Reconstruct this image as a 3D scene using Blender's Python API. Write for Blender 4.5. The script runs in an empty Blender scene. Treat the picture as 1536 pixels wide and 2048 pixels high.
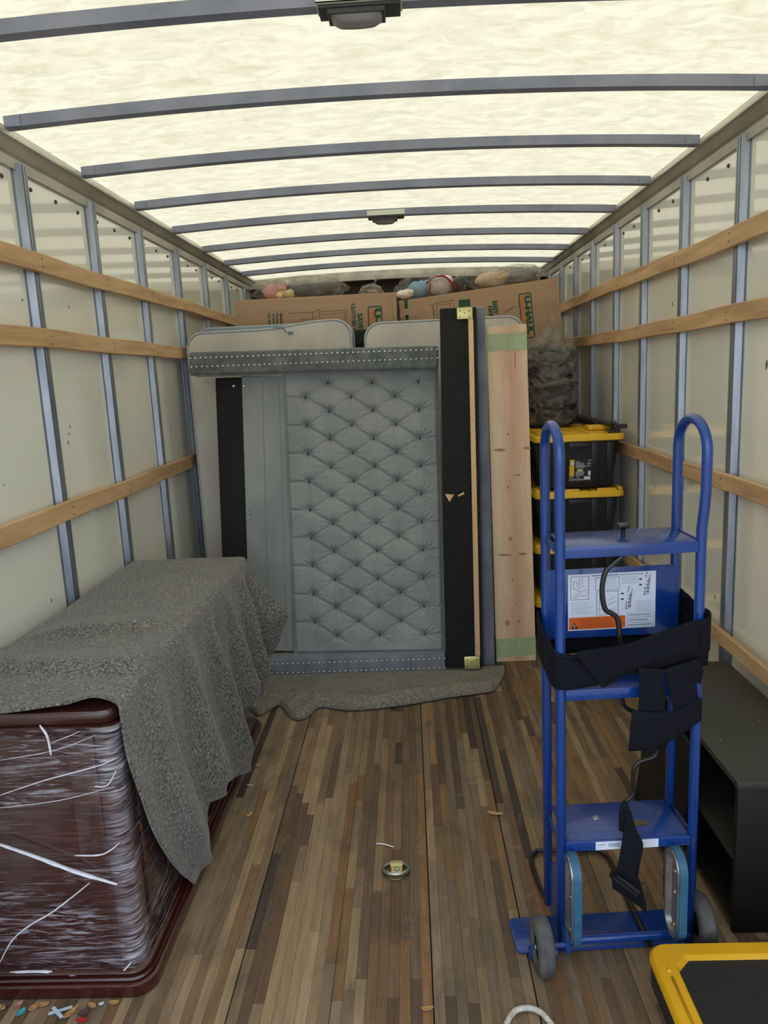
import bpy, bmesh, math, random
from mathutils import Vector, Matrix, noise
random.seed(7)
# ------------------------------------------------------------------ camera, world, light, exposure
scene = bpy.context.scene
F = 1500.0; CX, CY = 768.0, 1024.0
CAM = Vector((0.0, 0.0, 1.55))
vy = Vector((813-CX, 745-CY, F)).normalized()
vd = Vector((391.0, 8182.0, F)); vd = (vd - vd.dot(vy)*vy).normalized()
vz = -vd; vx = vy.cross(vz)
ROT = Matrix((vx, vy, vz))                      # world = ROT @ (right, down, forward)
cam_d = bpy.data.cameras.new('camera'); cam = bpy.data.objects.new('camera', cam_d)
scene.collection.objects.link(cam); scene.camera = cam
cam_d.sensor_fit = 'HORIZONTAL'; cam_d.sensor_width = 36.0; cam_d.lens = F/1536.0*36.0
cam_d.clip_start = 0.02
r_ = ROT @ Vector((1, 0, 0)); u_ = ROT @ Vector((0, -1, 0)); b_ = ROT @ Vector((0, 0, -1))
cam.matrix_world = Matrix(((r_.x, u_.x, b_.x, CAM.x), (r_.y, u_.y, b_.y, CAM.y), (r_.z, u_.z, b_.z, CAM.z), (0, 0, 0, 1)))

scene.view_settings.view_transform = 'Standard'; scene.view_settings.look = 'None'
scene.view_settings.exposure = 0.0; scene.view_settings.gamma = 1.0
try: scene.view_settings.use_curve_mapping = False
except Exception: pass

world = bpy.data.worlds.new('daylight'); scene.world = world; world.use_nodes = True
wn, wl = world.node_tree.nodes, world.node_tree.links
bg = wn['Background']; bg.inputs['Strength'].default_value = 2.35
tc = wn.new('ShaderNodeTexCoord'); sx = wn.new('ShaderNodeSeparateXYZ'); cr = wn.new('ShaderNodeValToRGB')
wl.new(tc.outputs['Generated'], sx.inputs[0])
mr = wn.new('ShaderNodeMapRange'); mr.inputs[1].default_value = -1; mr.inputs[2].default_value = 1
wl.new(sx.outputs['Z'], mr.inputs[0]); wl.new(mr.outputs[0], cr.inputs[0]); wl.new(cr.outputs[0], bg.inputs[0])
e = cr.color_ramp.elements
e[0].position = 0.0; e[0].color = (0.32, 0.30, 0.27, 1)
e[1].position = 1.0; e[1].color = (0.68, 0.81, 0.95, 1)
k = e.new(0.47); k.color = (0.38, 0.38, 0.37, 1)
k = e.new(0.52); k.color = (0.84, 0.95, 1.14, 1)
sun_d = bpy.data.lights.new('sun', 'SUN'); sun_d.energy = 2.2; sun_d.angle = 0.05; sun_d.color = (1, 0.95, 0.86)
sun = bpy.data.objects.new('sun', sun_d); scene.collection.objects.link(sun)
sun.rotation_euler = (math.radians(-24), math.radians(14), 0)   # high sun from the cab side, none through the open rear

# ------------------------------------------------------------------ helpers
C = scene.collection
def hit(px, py, p0, n):
    """world point on plane (p0, n) seen at pixel (px, py) - used to measure the photo"""
    d = ROT @ Vector(((px-CX)/F, (py-CY)/F, 1.0)); n = Vector(n); p0 = Vector(p0)
    return CAM + d*((p0-CAM).dot(n)/d.dot(n))
def atY(px, py, Y): return hit(px, py, (0, Y, 0), (0, 1, 0))
def atX(px, py, X): return hit(px, py, (X, 0, 0), (1, 0, 0))
def atZ(px, py, Z=0): return hit(px, py, (0, 0, Z), (0, 0, 1))

class MB:
    def __init__(s): s.v = []; s.f = []; s.m = []; s.c = []
    def add(s, vs, fs, mi=0, col=None):
        b = len(s.v); s.v += [Vector(v) for v in vs]
        for f in fs: s.f.append([i+b for i in f]); s.m.append(mi); s.c.append(col)
        return s
    def box(s, x0, x1, y0, y1, z0, z1, mi=0, col=None):
        return s.add([(x0,y0,z0),(x1,y0,z0),(x1,y1,z0),(x0,y1,z0),(x0,y0,z1),(x1,y0,z1),(x1,y1,z1),(x0,y1,z1)],
            [(0,3,2,1),(4,5,6,7),(0,1,5,4),(1,2,6,5),(2,3,7,6),(3,0,4,7)], mi, col)
    def slab(s, quad, off, mi=0):
        """polygon (list of points) extruded by vector off"""
        n = len(quad); q = [Vector(p) for p in quad]; off = Vector(off)
        return s.add(q + [p+off for p in q], [list(range(n)), list(range(2*n-1, n-1, -1))] +
            [(i, i+n, (i+1) % n+n, (i+1) % n) for i in range(n)], mi)
    def tube(s, pts, r, n=10, closed=False, mi=0, flat=1.0, up=None, caps=True):
        pts = [Vector(p) for p in pts]; m = len(pts); rings = []; prev = None
        for i, p in enumerate(pts):
            if closed: t = pts[(i+1) % m]-pts[i-1]
            else: t = pts[min(i+1, m-1)]-pts[max(i-1, 0)]
            t.normalize()
            if prev is None:
                a = Vector(up) if up else (Vector((0,0,1)) if abs(t.z) < .9 else Vector((1,0,0)))
                prev = t.cross(a).normalized()
            u = (prev - prev.dot(t)*t).normalized(); w = t.cross(u); prev = u
            rr = r[i] if isinstance(r, (list, tuple)) else r
            rings.append([p + rr*(math.cos(2*math.pi*k/n)*u + flat*math.sin(2*math.pi*k/n)*w) for k in range(n)])
        vs = [v for g in rings for v in g]; fs = []
        for i in range(m if closed else m-1):
            a, b = i*n, ((i+1) % m)*n
            for k in range(n): fs.append((a+k, a+(k+1) % n, b+(k+1) % n, b+k))
        if not closed and caps: fs += [list(range(n-1, -1, -1)), [(m-1)*n+k for k in range(n)]]
        return s.add(vs, fs, mi)
    def lathe(s, prof, c, axis='x', n=28, mi=0):
        c = Vector(c); vs = []; m = len(prof)
        for k in range(n):
            a = 2*math.pi*k/n; ca, sa = math.cos(a), math.sin(a)
            for (h, r) in prof:
                vs.append(c + {'x': Vector((h, r*ca, r*sa)), 'y': Vector((r*ca, h, r*sa)), 'z': Vector((r*ca, r*sa, h))}[axis])
        fs = [(k*m+j, k*m+j+1, ((k+1) % n)*m+j+1, ((k+1) % n)*m+j) for k in range(n) for j in range(m-1)]
        return s.add(vs, fs, mi)
    def ball(s, c, rx, ry, rz, nu=14, nv=9, amp=0, fr=3, seed=0, mi=0):
        c = Vector(c); vs = []; fs = []
        for j in range(nv+1):
            for i in range(nu):
                t = math.pi*j/nv; p = 2*math.pi*i/nu
                d = Vector((math.sin(t)*math.cos(p), math.sin(t)*math.sin(p), math.cos(t)))
                k = 1 + (amp*noise.noise(d*fr+Vector((seed*7.3, seed*1.7, 0))) if amp else 0)
                vs.append(c + Vector((d.x*rx*k, d.y*ry*k, d.z*rz*k)))
        for j in range(nv):
            for i in range(nu): fs.append((j*nu+i, (j+1)*nu+i, (j+1)*nu+(i+1) % nu, j*nu+(i+1) % nu))
        return s.add(vs, fs, mi)
    def grid(s, nu, nv, fn, mi=0):
        vs = [fn(i/nu, j/nv) for j in range(nv+1) for i in range(nu+1)]
        return s.add(vs, [(j*(nu+1)+i, j*(nu+1)+i+1, (j+1)*(nu+1)+i+1, (j+1)*(nu+1)+i) for j in range(nv) for i in range(nu)], mi)
    def text(s, body, org, right, up, size, off=0.0, out=(0,-.0006,0), mi=0):
        cu = bpy.data.curves.new('t', 'FONT'); cu.body = body; cu.size = size; cu.offset = off; cu.resolution_u = 2
        o = bpy.data.objects.new('t', cu); C.objects.link(o)
        me = o.to_mesh(); org = Vector(org)+Vector(out); R, U = Vector(right), Vector(up)
        s.add([org + R*v.co.x + U*v.co.y for v in me.vertices], [list(p.vertices) for p in me.polygons], mi)
        o.to_mesh_clear(); bpy.data.objects.remove(o); bpy.data.curves.remove(cu); return s
    def rot(s, pivot, axis, ang):
        M = Matrix.Rotation(ang, 3, axis); p = Vector(pivot); s.v = [p + M @ (v-p) for v in s.v]; return s

LOC = {}
def obj(name, mb, m, parent=None, loc=None, bevel=0, smooth=None, segs=2, solid=0, kind=None, fix=True):
    base = LOC[parent.name] if parent is not None else Vector(loc if loc is not None else (0,0,0))
    me = bpy.data.meshes.new(name); me.from_pydata([tuple(v-base) for v in mb.v], [], mb.f)
    ms = m if isinstance(m, (list, tuple)) else [m]
    for x in ms: me.materials.append(x)
    me.polygons.foreach_set('material_index', mb.m)
    if any(c is not None for c in mb.c):
        ca = me.color_attributes.new('Col', 'FLOAT_COLOR', 'CORNER'); d = []
        for p in me.polygons: d += list(mb.c[p.index] or (1,1,1,1))*p.loop_total
        ca.data.foreach_set('color', d)
    bm = bmesh.new(); bm.from_mesh(me)
    if bevel:
        ed = [x for x in bm.edges if len(x.link_faces) == 2 and x.calc_face_angle(0) > .6]
        bmesh.ops.bevel(bm, geom=ed, offset=bevel, segments=segs, affect='EDGES', profile=.5, clamp_overlap=True)
    if fix: bmesh.ops.recalc_face_normals(bm, faces=bm.faces)
    bm.to_mesh(me); bm.free()
    if smooth is None: smooth = bool(bevel)
    if smooth:
        for p in me.polygons: p.use_smooth = True
        if bevel or smooth == 'auto':
            try: me.set_sharp_from_angle(angle=math.radians(42))
            except Exception: pass
    o = bpy.data.objects.new(name, me); C.objects.link(o)
    if parent is not None: o.parent = parent
    else: o.location = base
    LOC[o.name] = base
    if solid:
        md = o.modifiers.new('thickness', 'SOLIDIFY'); md.thickness = solid; md.offset = 0
    if kind: o['kind'] = kind
    return o
def thing(name, label, cat, loc, group=None):
    o = bpy.data.objects.new(name, None); C.objects.link(o); o.location = loc; o.empty_display_size = .05
    LOC[o.name] = Vector(loc); tag(o, label, cat, group); return o
def tag(o, label, cat, group=None):
    o['label'] = label; o['category'] = cat
    if group: o['group'] = group
    return o
def part_copy(src, parent, name=None, dloc=(0,0,0)):
    c = src.copy(); C.objects.link(c); c.parent = parent; c.location = Vector(dloc); LOC[c.name] = LOC[parent.name]; return c
def dup(root, loc, label=None):
    r = root.copy(); C.objects.link(r); r.location = loc; LOC[r.name] = Vector(loc)
    if label: r['label'] = label
    for ch in list(root.children):
        c = ch.copy(); C.objects.link(c); c.parent = r; LOC[c.name] = Vector(loc)
        for g in list(ch.children):
            d = g.copy(); C.objects.link(d); d.parent = c; LOC[d.name] = Vector(loc)
    return r
def smoothstep(a, b, x):
    t = max(0, min(1, (x-a)/(b-a))); return t*t*(3-2*t)
def spline(pts, n=8, closed=False):
    P = [Vector(p) for p in pts]; out = []; m = len(P)
    rng = range(m) if closed else range(m-1)
    for i in rng:
        p0 = P[i-1] if (closed or i > 0) else P[0]; p1 = P[i]; p2 = P[(i+1) % m]; p3 = P[(i+2) % m] if (closed or i+2 < m) else P[-1]
        for j in range(n):
            t = j/n; out.append(.5*((2*p1)+(p2-p0)*t+(2*p0-5*p1+4*p2-p3)*t*t+(3*p1-p0-3*p2+p3)*t**3))
    if not closed: out.append(P[-1])
    return out

# ------------------------------------------------------------------ materials
def srgb(r, g, b):
    f = lambda c: (c/255/12.92) if c/255 <= .04045 else ((c/255+.055)/1.055)**2.4
    return (f(r), f(g), f(b), 1)
def newmat(name):
    m = bpy.data.materials.new(name); m.use_nodes = True
    return m, m.node_tree.nodes, m.node_tree.links, m.node_tree.nodes['Principled BSDF']
def mat(name, c1, c2=None, scale=(8,8,8), rough=.5, metal=0, detail=4, lo=.35, hi=.65, bump=0, bscale=None, bdist=.002,
        spec=.5, coat=0, sheen=0, dist=0, rvar=0):
    m, n, l, b = newmat(name)
    b.inputs['Base Color'].default_value = c1; b.inputs['Roughness'].default_value = rough; b.inputs['Metallic'].default_value = metal
    b.inputs['Specular IOR Level'].default_value = spec; b.inputs['Coat Weight'].default_value = coat
    b.inputs['Sheen Weight'].default_value = sheen; b.inputs['Sheen Roughness'].default_value = .4
    t = n.new('ShaderNodeTexCoord')
    def nz(sc, det, ds=0):
        mp = n.new('ShaderNodeMapping'); mp.inputs['Scale'].default_value = sc
        l.new(t.outputs['Object'], mp.inputs[0])
        x = n.new('ShaderNodeTexNoise'); x.inputs['Scale'].default_value = 1; x.inputs['Detail'].default_value = det
        x.inputs['Distortion'].default_value = ds; l.new(mp.outputs[0], x.inputs['Vector']); return x
    if c2 is not None:
        x = nz(scale, detail, dist); r = n.new('ShaderNodeValToRGB')
        r.color_ramp.elements[0].position = lo; r.color_ramp.elements[1].position = hi
        r.color_ramp.elements[0].color = c1; r.color_ramp.elements[1].color = c2
        l.new(x.outputs['Fac'], r.inputs[0]); l.new(r.outputs[0], b.inputs['Base Color'])
        if rvar:
            q = n.new('ShaderNodeMapRange'); q.inputs[3].default_value = rough-rvar; q.inputs[4].default_value = rough+rvar
            l.new(x.outputs['Fac'], q.inputs[0]); l.new(q.outputs[0], b.inputs['Roughness'])
    if bump:
        x = nz(bscale or scale, detail); bp = n.new('ShaderNodeBump'); bp.inputs['Strength'].default_value = bump
        bp.inputs['Distance'].default_value = bdist; l.new(x.outputs['Fac'], bp.inputs['Height']); l.new(bp.outputs[0], b.inputs['Normal'])
    return m
M = {}
M['wall'] = mat('white_panel', (.83,.83,.735,1), (.88,.88,.785,1), (1.5,1.5,1.5), rough=.10, bump=.03, bscale=(1.2,1.6,1.0), bdist=.02, spec=.6, coat=.8)
M['wall'].node_tree.nodes['Principled BSDF'].inputs['Coat Roughness'].default_value = .04
M['galv'] = mat('galvanised', (.27,.30,.34,1), (.40,.43,.48,1), (26,26,5), rough=.42, metal=.8, bump=.1, bscale=(60,60,10))
M['rail'] = mat('aluminium_rail', (.42,.40,.34,1), (.62,.59,.51,1), (10,3,10), rough=.35, metal=.55)
M['bow'] = mat('painted_bow', (.21,.23,.31,1), (.28,.30,.39,1), (7,7,7), rough=.42, metal=.2)
M['slat'] = mat('slat_wood', (.46,.27,.13,1), (.66,.43,.23,1), (22,2.2,22), rough=.55, detail=6, dist=.6, bump=.15, bscale=(40,4,40))
M['slatdirt'] = M['slat']
M['dark'] = mat('dark_plastic', (.012,.012,.013,1), rough=.45)
M['nail'] = mat('steel_nail', (.75,.72,.66,1), rough=.2, metal=1)
M['screw'] = mat('dark_screw', (.10,.09,.08,1), rough=.5, metal=.6)
M['backwall'] = mat('front_bulkhead', (.035,.020,.017,1), (.055,.03,.025,1), (2,2,2), rough=.7)
M['under'] = mat('subfloor', (.02,.014,.01,1), rough=.9)
M['velvet'] = mat('grey_velvet', (.25,.27,.27,1), (.35,.37,.35,1), (6,6,4), rough=.75, sheen=.4, detail=5, lo=.3, hi=.7, spec=.2)
M['velvet2'] = mat('slate_velvet', (.14,.155,.185,1), (.21,.225,.26,1), (12,12,5), rough=.8, sheen=.6, detail=6, spec=.2)
M['nailvelvet'] = mat('band_velvet', (.10,.115,.115,1), (.17,.185,.18,1), (22,10,22), rough=.7, sheen=.4, spec=.2)
M['button'] = mat('button_velvet', (.05,.06,.095,1), rough=.5, sheen=.8)
M['dust'] = mat('black_dust_cover', (.006,.006,.0062,1), (.009,.009,.0092,1), (5,5,5), rough=.85, bump=.1, bscale=(12,12,8), bdist=.01)
M['mattress'] = mat('mattress_ticking', (.53,.495,.425,1), (.65,.61,.53,1), (5,5,3), rough=.9, bump=.35, bscale=(4,4,5), bdist=.03, detail=3)
M['piping'] = mat('mattress_piping', (.46,.47,.46,1), rough=.8)
M['matside'] = mat('mattress_border', (.13,.19,.26,1), (.2,.26,.33,1), (10,10,10), rough=.9)
M['ribbed'] = mat('ribbed_dark', (.02,.022,.024,1), rough=.9)
M['card'] = mat('cardboard', (.39,.245,.145,1), (.44,.28,.17,1), (1,1,24), rough=.8, detail=3)
M['green'] = mat('green_ink', (.018,.085,.05,1), rough=.8)
M['ink'] = mat('brown_ink', (.12,.10,.05,1), rough=.8)
M['orange'] = mat('orange_ink', (.62,.17,.035,1), rough=.8)
M['packtape'] = mat('tan_tape', (.40,.22,.09,1), rough=.3)
M['pine'] = mat('fir_board', (.66,.46,.275,1), (.74,.55,.345,1), (30,30,1.2), rough=.55, detail=5, dist=1.2)
M['strip'] = mat('raw_strip', (.68,.44,.22,1), (.76,.52,.28,1), (40,40,2), rough=.6)
M['gold'] = mat('zinc_bracket', (.75,.60,.22,1), (.62,.62,.30,1), (30,30,30), rough=.35, metal=.6)
M['tote'] = mat('black_tote', (.010,.011,.012,1), (.013,.014,.016,1), (9,9,9), rough=.42, bump=.1, bscale=(300,300,300), bdist=.001)
M['yellow'] = mat('yellow_lid', (.80,.45,.012,1), (.86,.51,.02,1), (6,6,6), rough=.4)
M['yellow2'] = mat('yellow_rim', (.72,.37,.006,1), (.80,.43,.01,1), (6,6,6), rough=.38)
M['blue'] = mat('blue_enamel', (.004,.036,.20,1), (.006,.05,.25,1), (4,4,4), rough=.26, coat=.3, spec=.5)
M['strap'] = mat('black_webbing', (.0038,.0045,.0085,1), (.0055,.0065,.011,1), (8,8,8), rough=.9, spec=.22, bump=.25, bscale=(500,500,120), bdist=.001)
M['rod'] = mat('black_rod', (.012,.012,.013,1), rough=.25)
M['rubber'] = mat('grey_rubber', (.055,.053,.055,1), (.10,.095,.09,1), (25,25,25), rough=.85)
M['belt'] = mat('teal_belt', (.02,.10,.19,1), (.03,.13,.22,1), (40,40,40), rough=.5)
M['alu'] = mat('cast_alloy', (.42,.42,.44,1), (.55,.55,.57,1), (20,20,20), rough=.35, metal=.9)
M['paper'] = mat('white_label', (.72,.76,.86,1), rough=.5)
M['lblink'] = mat('label_ink', (.16,.19,.27,1), rough=.6)
M['lblfine'] = mat('label_fine_print', (.46,.50,.60,1), rough=.6)
M['black'] = mat('black_ink', (.02,.02,.02,1), rough=.6)
M['shelf'] = mat('black_laminate', (.006,.006,.006,1), (.010,.010,.009,1), (4,4,4), rough=.5, spec=.3, rvar=.1)
M['shelftop'] = mat('dusty_laminate', (.028,.028,.022,1), (.04,.039,.031,1), (3,5,3), rough=.5, rvar=.12, detail=7)
M['mesh'] = mat('black_deck', (.014,.014,.015,1), rough=.7, bump=.6, bscale=(260,260,260), bdist=.003)
M['rope'] = mat('white_rope', (.62,.60,.55,1), (.40,.38,.33,1), (60,60,60), rough=.9)
M['white'] = mat('white_scrap', (.8,.8,.8,1), rough=.6)
M['leaf'] = mat('dry_leaf', (.42,.22,.08,1), (.55,.33,.13,1), (60,60,60), rough=.7)
M['lens'] = mat('light_lens', (.20,.195,.21,1), (.30,.29,.31,1), (3,40,3), rough=.3)
M['housing'] = mat('light_housing', (.035,.04,.045,1), rough=.5)
M['plate'] = mat('light_plate', (.74,.78,.68,1), rough=.5)
M['brass'] = mat('brass_tag', (.16,.13,.06,1), rough=.4, metal=.8)

def blanket_mat(name, c1, c2, c3):
    m, n, l, b = newmat(name); b.inputs['Roughness'].default_value = 1; b.inputs['Specular IOR Level'].default_value = .05
    b.inputs['Sheen Weight'].default_value = .25
    t = n.new('ShaderNodeTexCoord')
    def nz(s, d, rot=(0,0,0), sc=(1,1,1)):
        mp = n.new('ShaderNodeMapping'); mp.inputs['Rotation'].default_value = rot; mp.inputs['Scale'].default_value = sc
        l.new(t.outputs['Object'], mp.inputs[0])
        x = n.new('ShaderNodeTexNoise'); x.inputs['Scale'].default_value = s; x.inputs['Detail'].default_value = d; l.new(mp.outputs[0], x.inputs[0]); return x
    a = nz(120, 6, (.3,.4,.2), (1,2.2,1)); r = n.new('ShaderNodeValToRGB'); r.color_ramp.elements[0].position = .36; r.color_ramp.elements[1].position = .66
    r.color_ramp.elements[0].color = c1; r.color_ramp.elements[1].color = c2; l.new(a.outputs['Fac'], r.inputs[0])
    f = nz(250, 2, (.5,1,.1), (1,.35,1)); rf = n.new('ShaderNodeValToRGB'); rf.color_ramp.elements[0].position = .64; rf.color_ramp.elements[1].position = .72
    l.new(f.outputs['Fac'], rf.inputs[0])
    mx = n.new('ShaderNodeMix'); mx.data_type = 'RGBA'; l.new(rf.outputs[0], mx.inputs[0]); l.new(r.outputs[0], mx.inputs[6]); mx.inputs[7].default_value = c3
    g = nz(4, 4); rg = n.new('ShaderNodeMapRange'); rg.inputs[3].default_value = .78; rg.inputs[4].default_value = 1.2; l.new(g.outputs['Fac'], rg.inputs[0])
    mul = n.new('ShaderNodeMix'); mul.data_type = 'RGBA'; mul.blend_type = 'MULTIPLY'; mul.inputs[0].default_value = 1
    l.new(mx.outputs[2], mul.inputs[6]); l.new(rg.outputs[0], mul.inputs[7]); l.new(mul.outputs[2], b.inputs['Base Color'])
    bp = n.new('ShaderNodeBump'); bp.inputs['Strength'].default_value = .6; bp.inputs['Distance'].default_value = .003
    l.new(a.outputs['Fac'], bp.inputs['Height']); l.new(bp.outputs[0], b.inputs['Normal']); return m
M['blanket'] = blanket_mat('recycled_fibre_blanket', (.040,.041,.046,1), (.25,.235,.20,1), (.55,.52,.44,1))
M['blanket2'] = blanket_mat('floor_fibre_blanket', (.095,.088,.075,1), (.29,.26,.20,1), (.50,.47,.39,1))

def attr_wood():
    m, n, l, b = newmat('floor_plank'); b.inputs['Roughness'].default_value = .5; b.inputs['Specular IOR Level'].default_value = .35
    a = n.new('ShaderNodeAttribute'); a.attribute_name = 'Col'; t = n.new('ShaderNodeTexCoord')
    def nz(sc, d, ds=0):
        mp = n.new('ShaderNodeMapping'); mp.inputs['Scale'].default_value = sc; l.new(t.outputs['Object'], mp.inputs[0])
        x = n.new('ShaderNodeTexNoise'); x.inputs['Scale'].default_value = 1; x.inputs['Detail'].default_value = d; x.inputs['Distortion'].default_value = ds
        l.new(mp.outputs[0], x.inputs[0]); return x
    g = nz((110,5,1), 6, .5); q = n.new('ShaderNodeMapRange'); q.inputs[1].default_value = .25; q.inputs[2].default_value = .75; q.inputs[3].default_value = .72; q.inputs[4].default_value = 1.22; l.new(g.outputs['Fac'], q.inputs[0])
    mul = n.new('ShaderNodeMix'); mul.data_type = 'RGBA'; mul.blend_type = 'MULTIPLY'; mul.inputs[0].default_value = 1
    l.new(a.outputs['Color'], mul.inputs[6]); l.new(q.outputs[0], mul.inputs[7])
    d = nz((9,5,1), 7, .8); r = n.new('ShaderNodeValToRGB'); r.color_ramp.elements[0].position = .50; r.color_ramp.elements[1].position = .78
    r.color_ramp.elements[1].color = (.55,.55,.55,1)
    l.new(d.outputs['Fac'], r.inputs[0])
    mx = n.new('ShaderNodeMix'); mx.data_type = 'RGBA'; l.new(r.outputs[0], mx.inputs[0]); l.new(mul.outputs[2], mx.inputs[6]); mx.inputs[7].default_value = (.055,.042,.03,1)
    w = nz((26,14,1), 8, 1.2); rw = n.new('ShaderNodeValToRGB'); rw.color_ramp.elements[0].position = .62; rw.color_ramp.elements[1].position = .70; rw.color_ramp.elements[1].color = (.35,.35,.35,1)
    l.new(w.outputs['Fac'], rw.inputs[0])
    m2 = n.new('ShaderNodeMix'); m2.data_type = 'RGBA'; l.new(rw.outputs[0], m2.inputs[0]); l.new(mx.outputs[2], m2.inputs[6]); m2.inputs[7].default_value = (.25,.21,.16,1)
    l.new(m2.outputs[2], b.inputs['Base Color'])
    q2 = n.new('ShaderNodeMapRange'); q2.inputs[3].default_value = .4; q2.inputs[4].default_value = .75; l.new(d.outputs['Fac'], q2.inputs[0]); l.new(q2.outputs[0], b.inputs['Roughness'])
    bp = n.new('ShaderNodeBump'); bp.inputs['Strength'].default_value = .3; bp.inputs['Distance'].default_value = .002; l.new(g.outputs['Fac'], bp.inputs['Height']); l.new(bp.outputs[0], b.inputs['Normal'])
    return m
M['plank'] = attr_wood()

def roof_mat():
    m = bpy.data.materials.new('translucent_roof_sheet'); m.use_nodes = True; n = m.node_tree.nodes; l = m.node_tree.links; n.clear()
    out = n.new('ShaderNodeOutputMaterial'); tr = n.new('ShaderNodeBsdfTranslucent'); df = n.new('ShaderNodeBsdfDiffuse'); mx = n.new('ShaderNodeMixShader')
    t = n.new('ShaderNodeTexCoord'); mp = n.new('ShaderNodeMapping'); mp.inputs['Scale'].default_value = (10, 18, 10); mp.inputs['Rotation'].default_value = (0,0,.35)
    x = n.new('ShaderNodeTexNoise'); x.inputs['Scale'].default_value = 1; x.inputs['Detail'].default_value = 9; x.inputs['Roughness'].default_value = .65; x.inputs['Distortion'].default_value = .8
    r = n.new('ShaderNodeValToRGB'); r.color_ramp.elements[0].position = .30; r.color_ramp.elements[1].position = .62
    r.color_ramp.elements[0].color = (.42,.36,.235,1); r.color_ramp.elements[1].color = (.56,.495,.355,1)
    l.new(t.outputs['Object'], mp.inputs[0]); l.new(mp.outputs[0], x.inputs[0]); l.new(x.outputs['Fac'], r.inputs[0]); l.new(r.outputs[0], tr.inputs[0])
    df.inputs[0].default_value = (.75,.72,.6,1); mx.inputs[0].default_value = .25
    l.new(tr.outputs[0], mx.inputs[1]); l.new(df.outputs[0], mx.inputs[2]); l.new(mx.outputs[0], out.inputs[0]); return m
M['roof'] = roof_mat()

def film_mat():
    m = bpy.data.materials.new('stretch_film'); m.use_nodes = True; n = m.node_tree.nodes; l = m.node_tree.links; n.clear()
    out = n.new('ShaderNodeOutputMaterial'); tp = n.new('ShaderNodeBsdfTransparent'); gl = n.new('ShaderNodeBsdfPrincipled'); mx = n.new('ShaderNodeMixShader')
    gl.inputs['Base Color'].default_value = (.70,.70,.78,1); gl.inputs['Roughness'].default_value = .3; gl.inputs['Specular IOR Level'].default_value = .6
    t = n.new('ShaderNodeTexCoord')
    def nz(sc, rot, d, lo, hi, ds=.6):
        mp = n.new('ShaderNodeMapping'); mp.inputs['Scale'].default_value = sc; mp.inputs['Rotation'].default_value = rot; l.new(t.outputs['Object'], mp.inputs[0])
        x = n.new('ShaderNodeTexNoise'); x.inputs['Scale'].default_value = 1; x.inputs['Detail'].default_value = d; x.inputs['Distortion'].default_value = ds; l.new(mp.outputs[0], x.inputs[0])
        q = n.new('ShaderNodeMapRange'); q.inputs[1].default_value = lo; q.inputs[2].default_value = hi; l.new(x.outputs['Fac'], q.inputs[0]); return q, x
    a, ax = nz((7,7,75), (.06,.17,0), 7, .53, .80, 2.2)
    c, _ = nz((5,5,60), (-.1,-.42,0), 6, .54, .80, 2.4)
    big, _ = nz((2.5,2.5,8), (0,.2,0), 3, .40, .62, .5)
    mxm = n.new('ShaderNodeMath'); mxm.operation = 'MAXIMUM'; l.new(a.outputs[0], mxm.inputs[0]); l.new(c.outputs[0], mxm.inputs[1])
    mu = n.new('ShaderNodeMath'); mu.operation = 'MULTIPLY'; l.new(mxm.outputs[0], mu.inputs[0])
    q = n.new('ShaderNodeMapRange'); q.inputs[3].default_value = .16; q.inputs[4].default_value = 1.4; l.new(big.outputs[0], q.inputs[0]); l.new(q.outputs[0], mu.inputs[1])
    # the film gathers, doubled, along the upright corner of the furniture (object x close to the corner)
    sp = n.new('ShaderNodeSeparateXYZ'); l.new(t.outputs['Object'], sp.inputs[0])
    cx = n.new('ShaderNodeMapRange'); cx.inputs[1].default_value = .185; cx.inputs[2].default_value = .232; cx.inputs[3].default_value = 0; cx.inputs[4].default_value = .26; l.new(sp.outputs[0], cx.inputs[0])
    yy = n.new('ShaderNodeMapRange'); yy.inputs[1].default_value = -.70; yy.inputs[2].default_value = -.66; yy.inputs[3].default_value = 1; yy.inputs[4].default_value = 0; l.new(sp.outputs[1], yy.inputs[0])
    cm = n.new('ShaderNodeMath'); cm.operation = 'MULTIPLY'; l.new(cx.outputs[0], cm.inputs[0]); l.new(yy.outputs[0], cm.inputs[1])
    cn = n.new('ShaderNodeMath'); cn.operation = 'MULTIPLY'; axr = n.new('ShaderNodeMapRange'); axr.inputs[1].default_value = .36; axr.inputs[2].default_value = .68; axr.inputs[3].default_value = .05; axr.inputs[4].default_value = 1.5; l.new(ax.outputs['Fac'], axr.inputs[0])
    l.new(cm.outputs[0], cn.inputs[0]); l.new(axr.outputs[0], cn.inputs[1])
    ad = n.new('ShaderNodeMath'); ad.operation = 'MULTIPLY_ADD'; l.new(mu.outputs[0], ad.inputs[0]); ad.inputs[1].default_value = .60; l.new(cn.outputs[0], ad.inputs[2])
    a2 = n.new('ShaderNodeMath'); a2.operation = 'ADD'; a2.use_clamp = True; l.new(ad.outputs[0], a2.inputs[0]); a2.inputs[1].default_value = .012
    l.new(a2.outputs[0], mx.inputs[0]); l.new(tp.outputs[0], mx.inputs[1]); l.new(gl.outputs[0], mx.inputs[2]); l.new(mx.outputs[0], out.inputs[0])
    bp = n.new('ShaderNodeBump'); bp.inputs['Strength'].default_value = .35; bp.inputs['Distance'].default_value = .004; l.new(ax.outputs['Fac'], bp.inputs['Height']); l.new(bp.outputs[0], gl.inputs['Normal'])
    return m
M['film'] = film_mat()
M['filmrope'] = mat('film_rope', (.62,.64,.74,1), (.80,.82,.90,1), (60,60,60), rough=.3)
M['mahog'] = mat('mahogany', (.034,.0065,.005,1), (.055,.010,.007,1), (4,4,22), rough=.22, detail=5, coat=.5)

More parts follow.
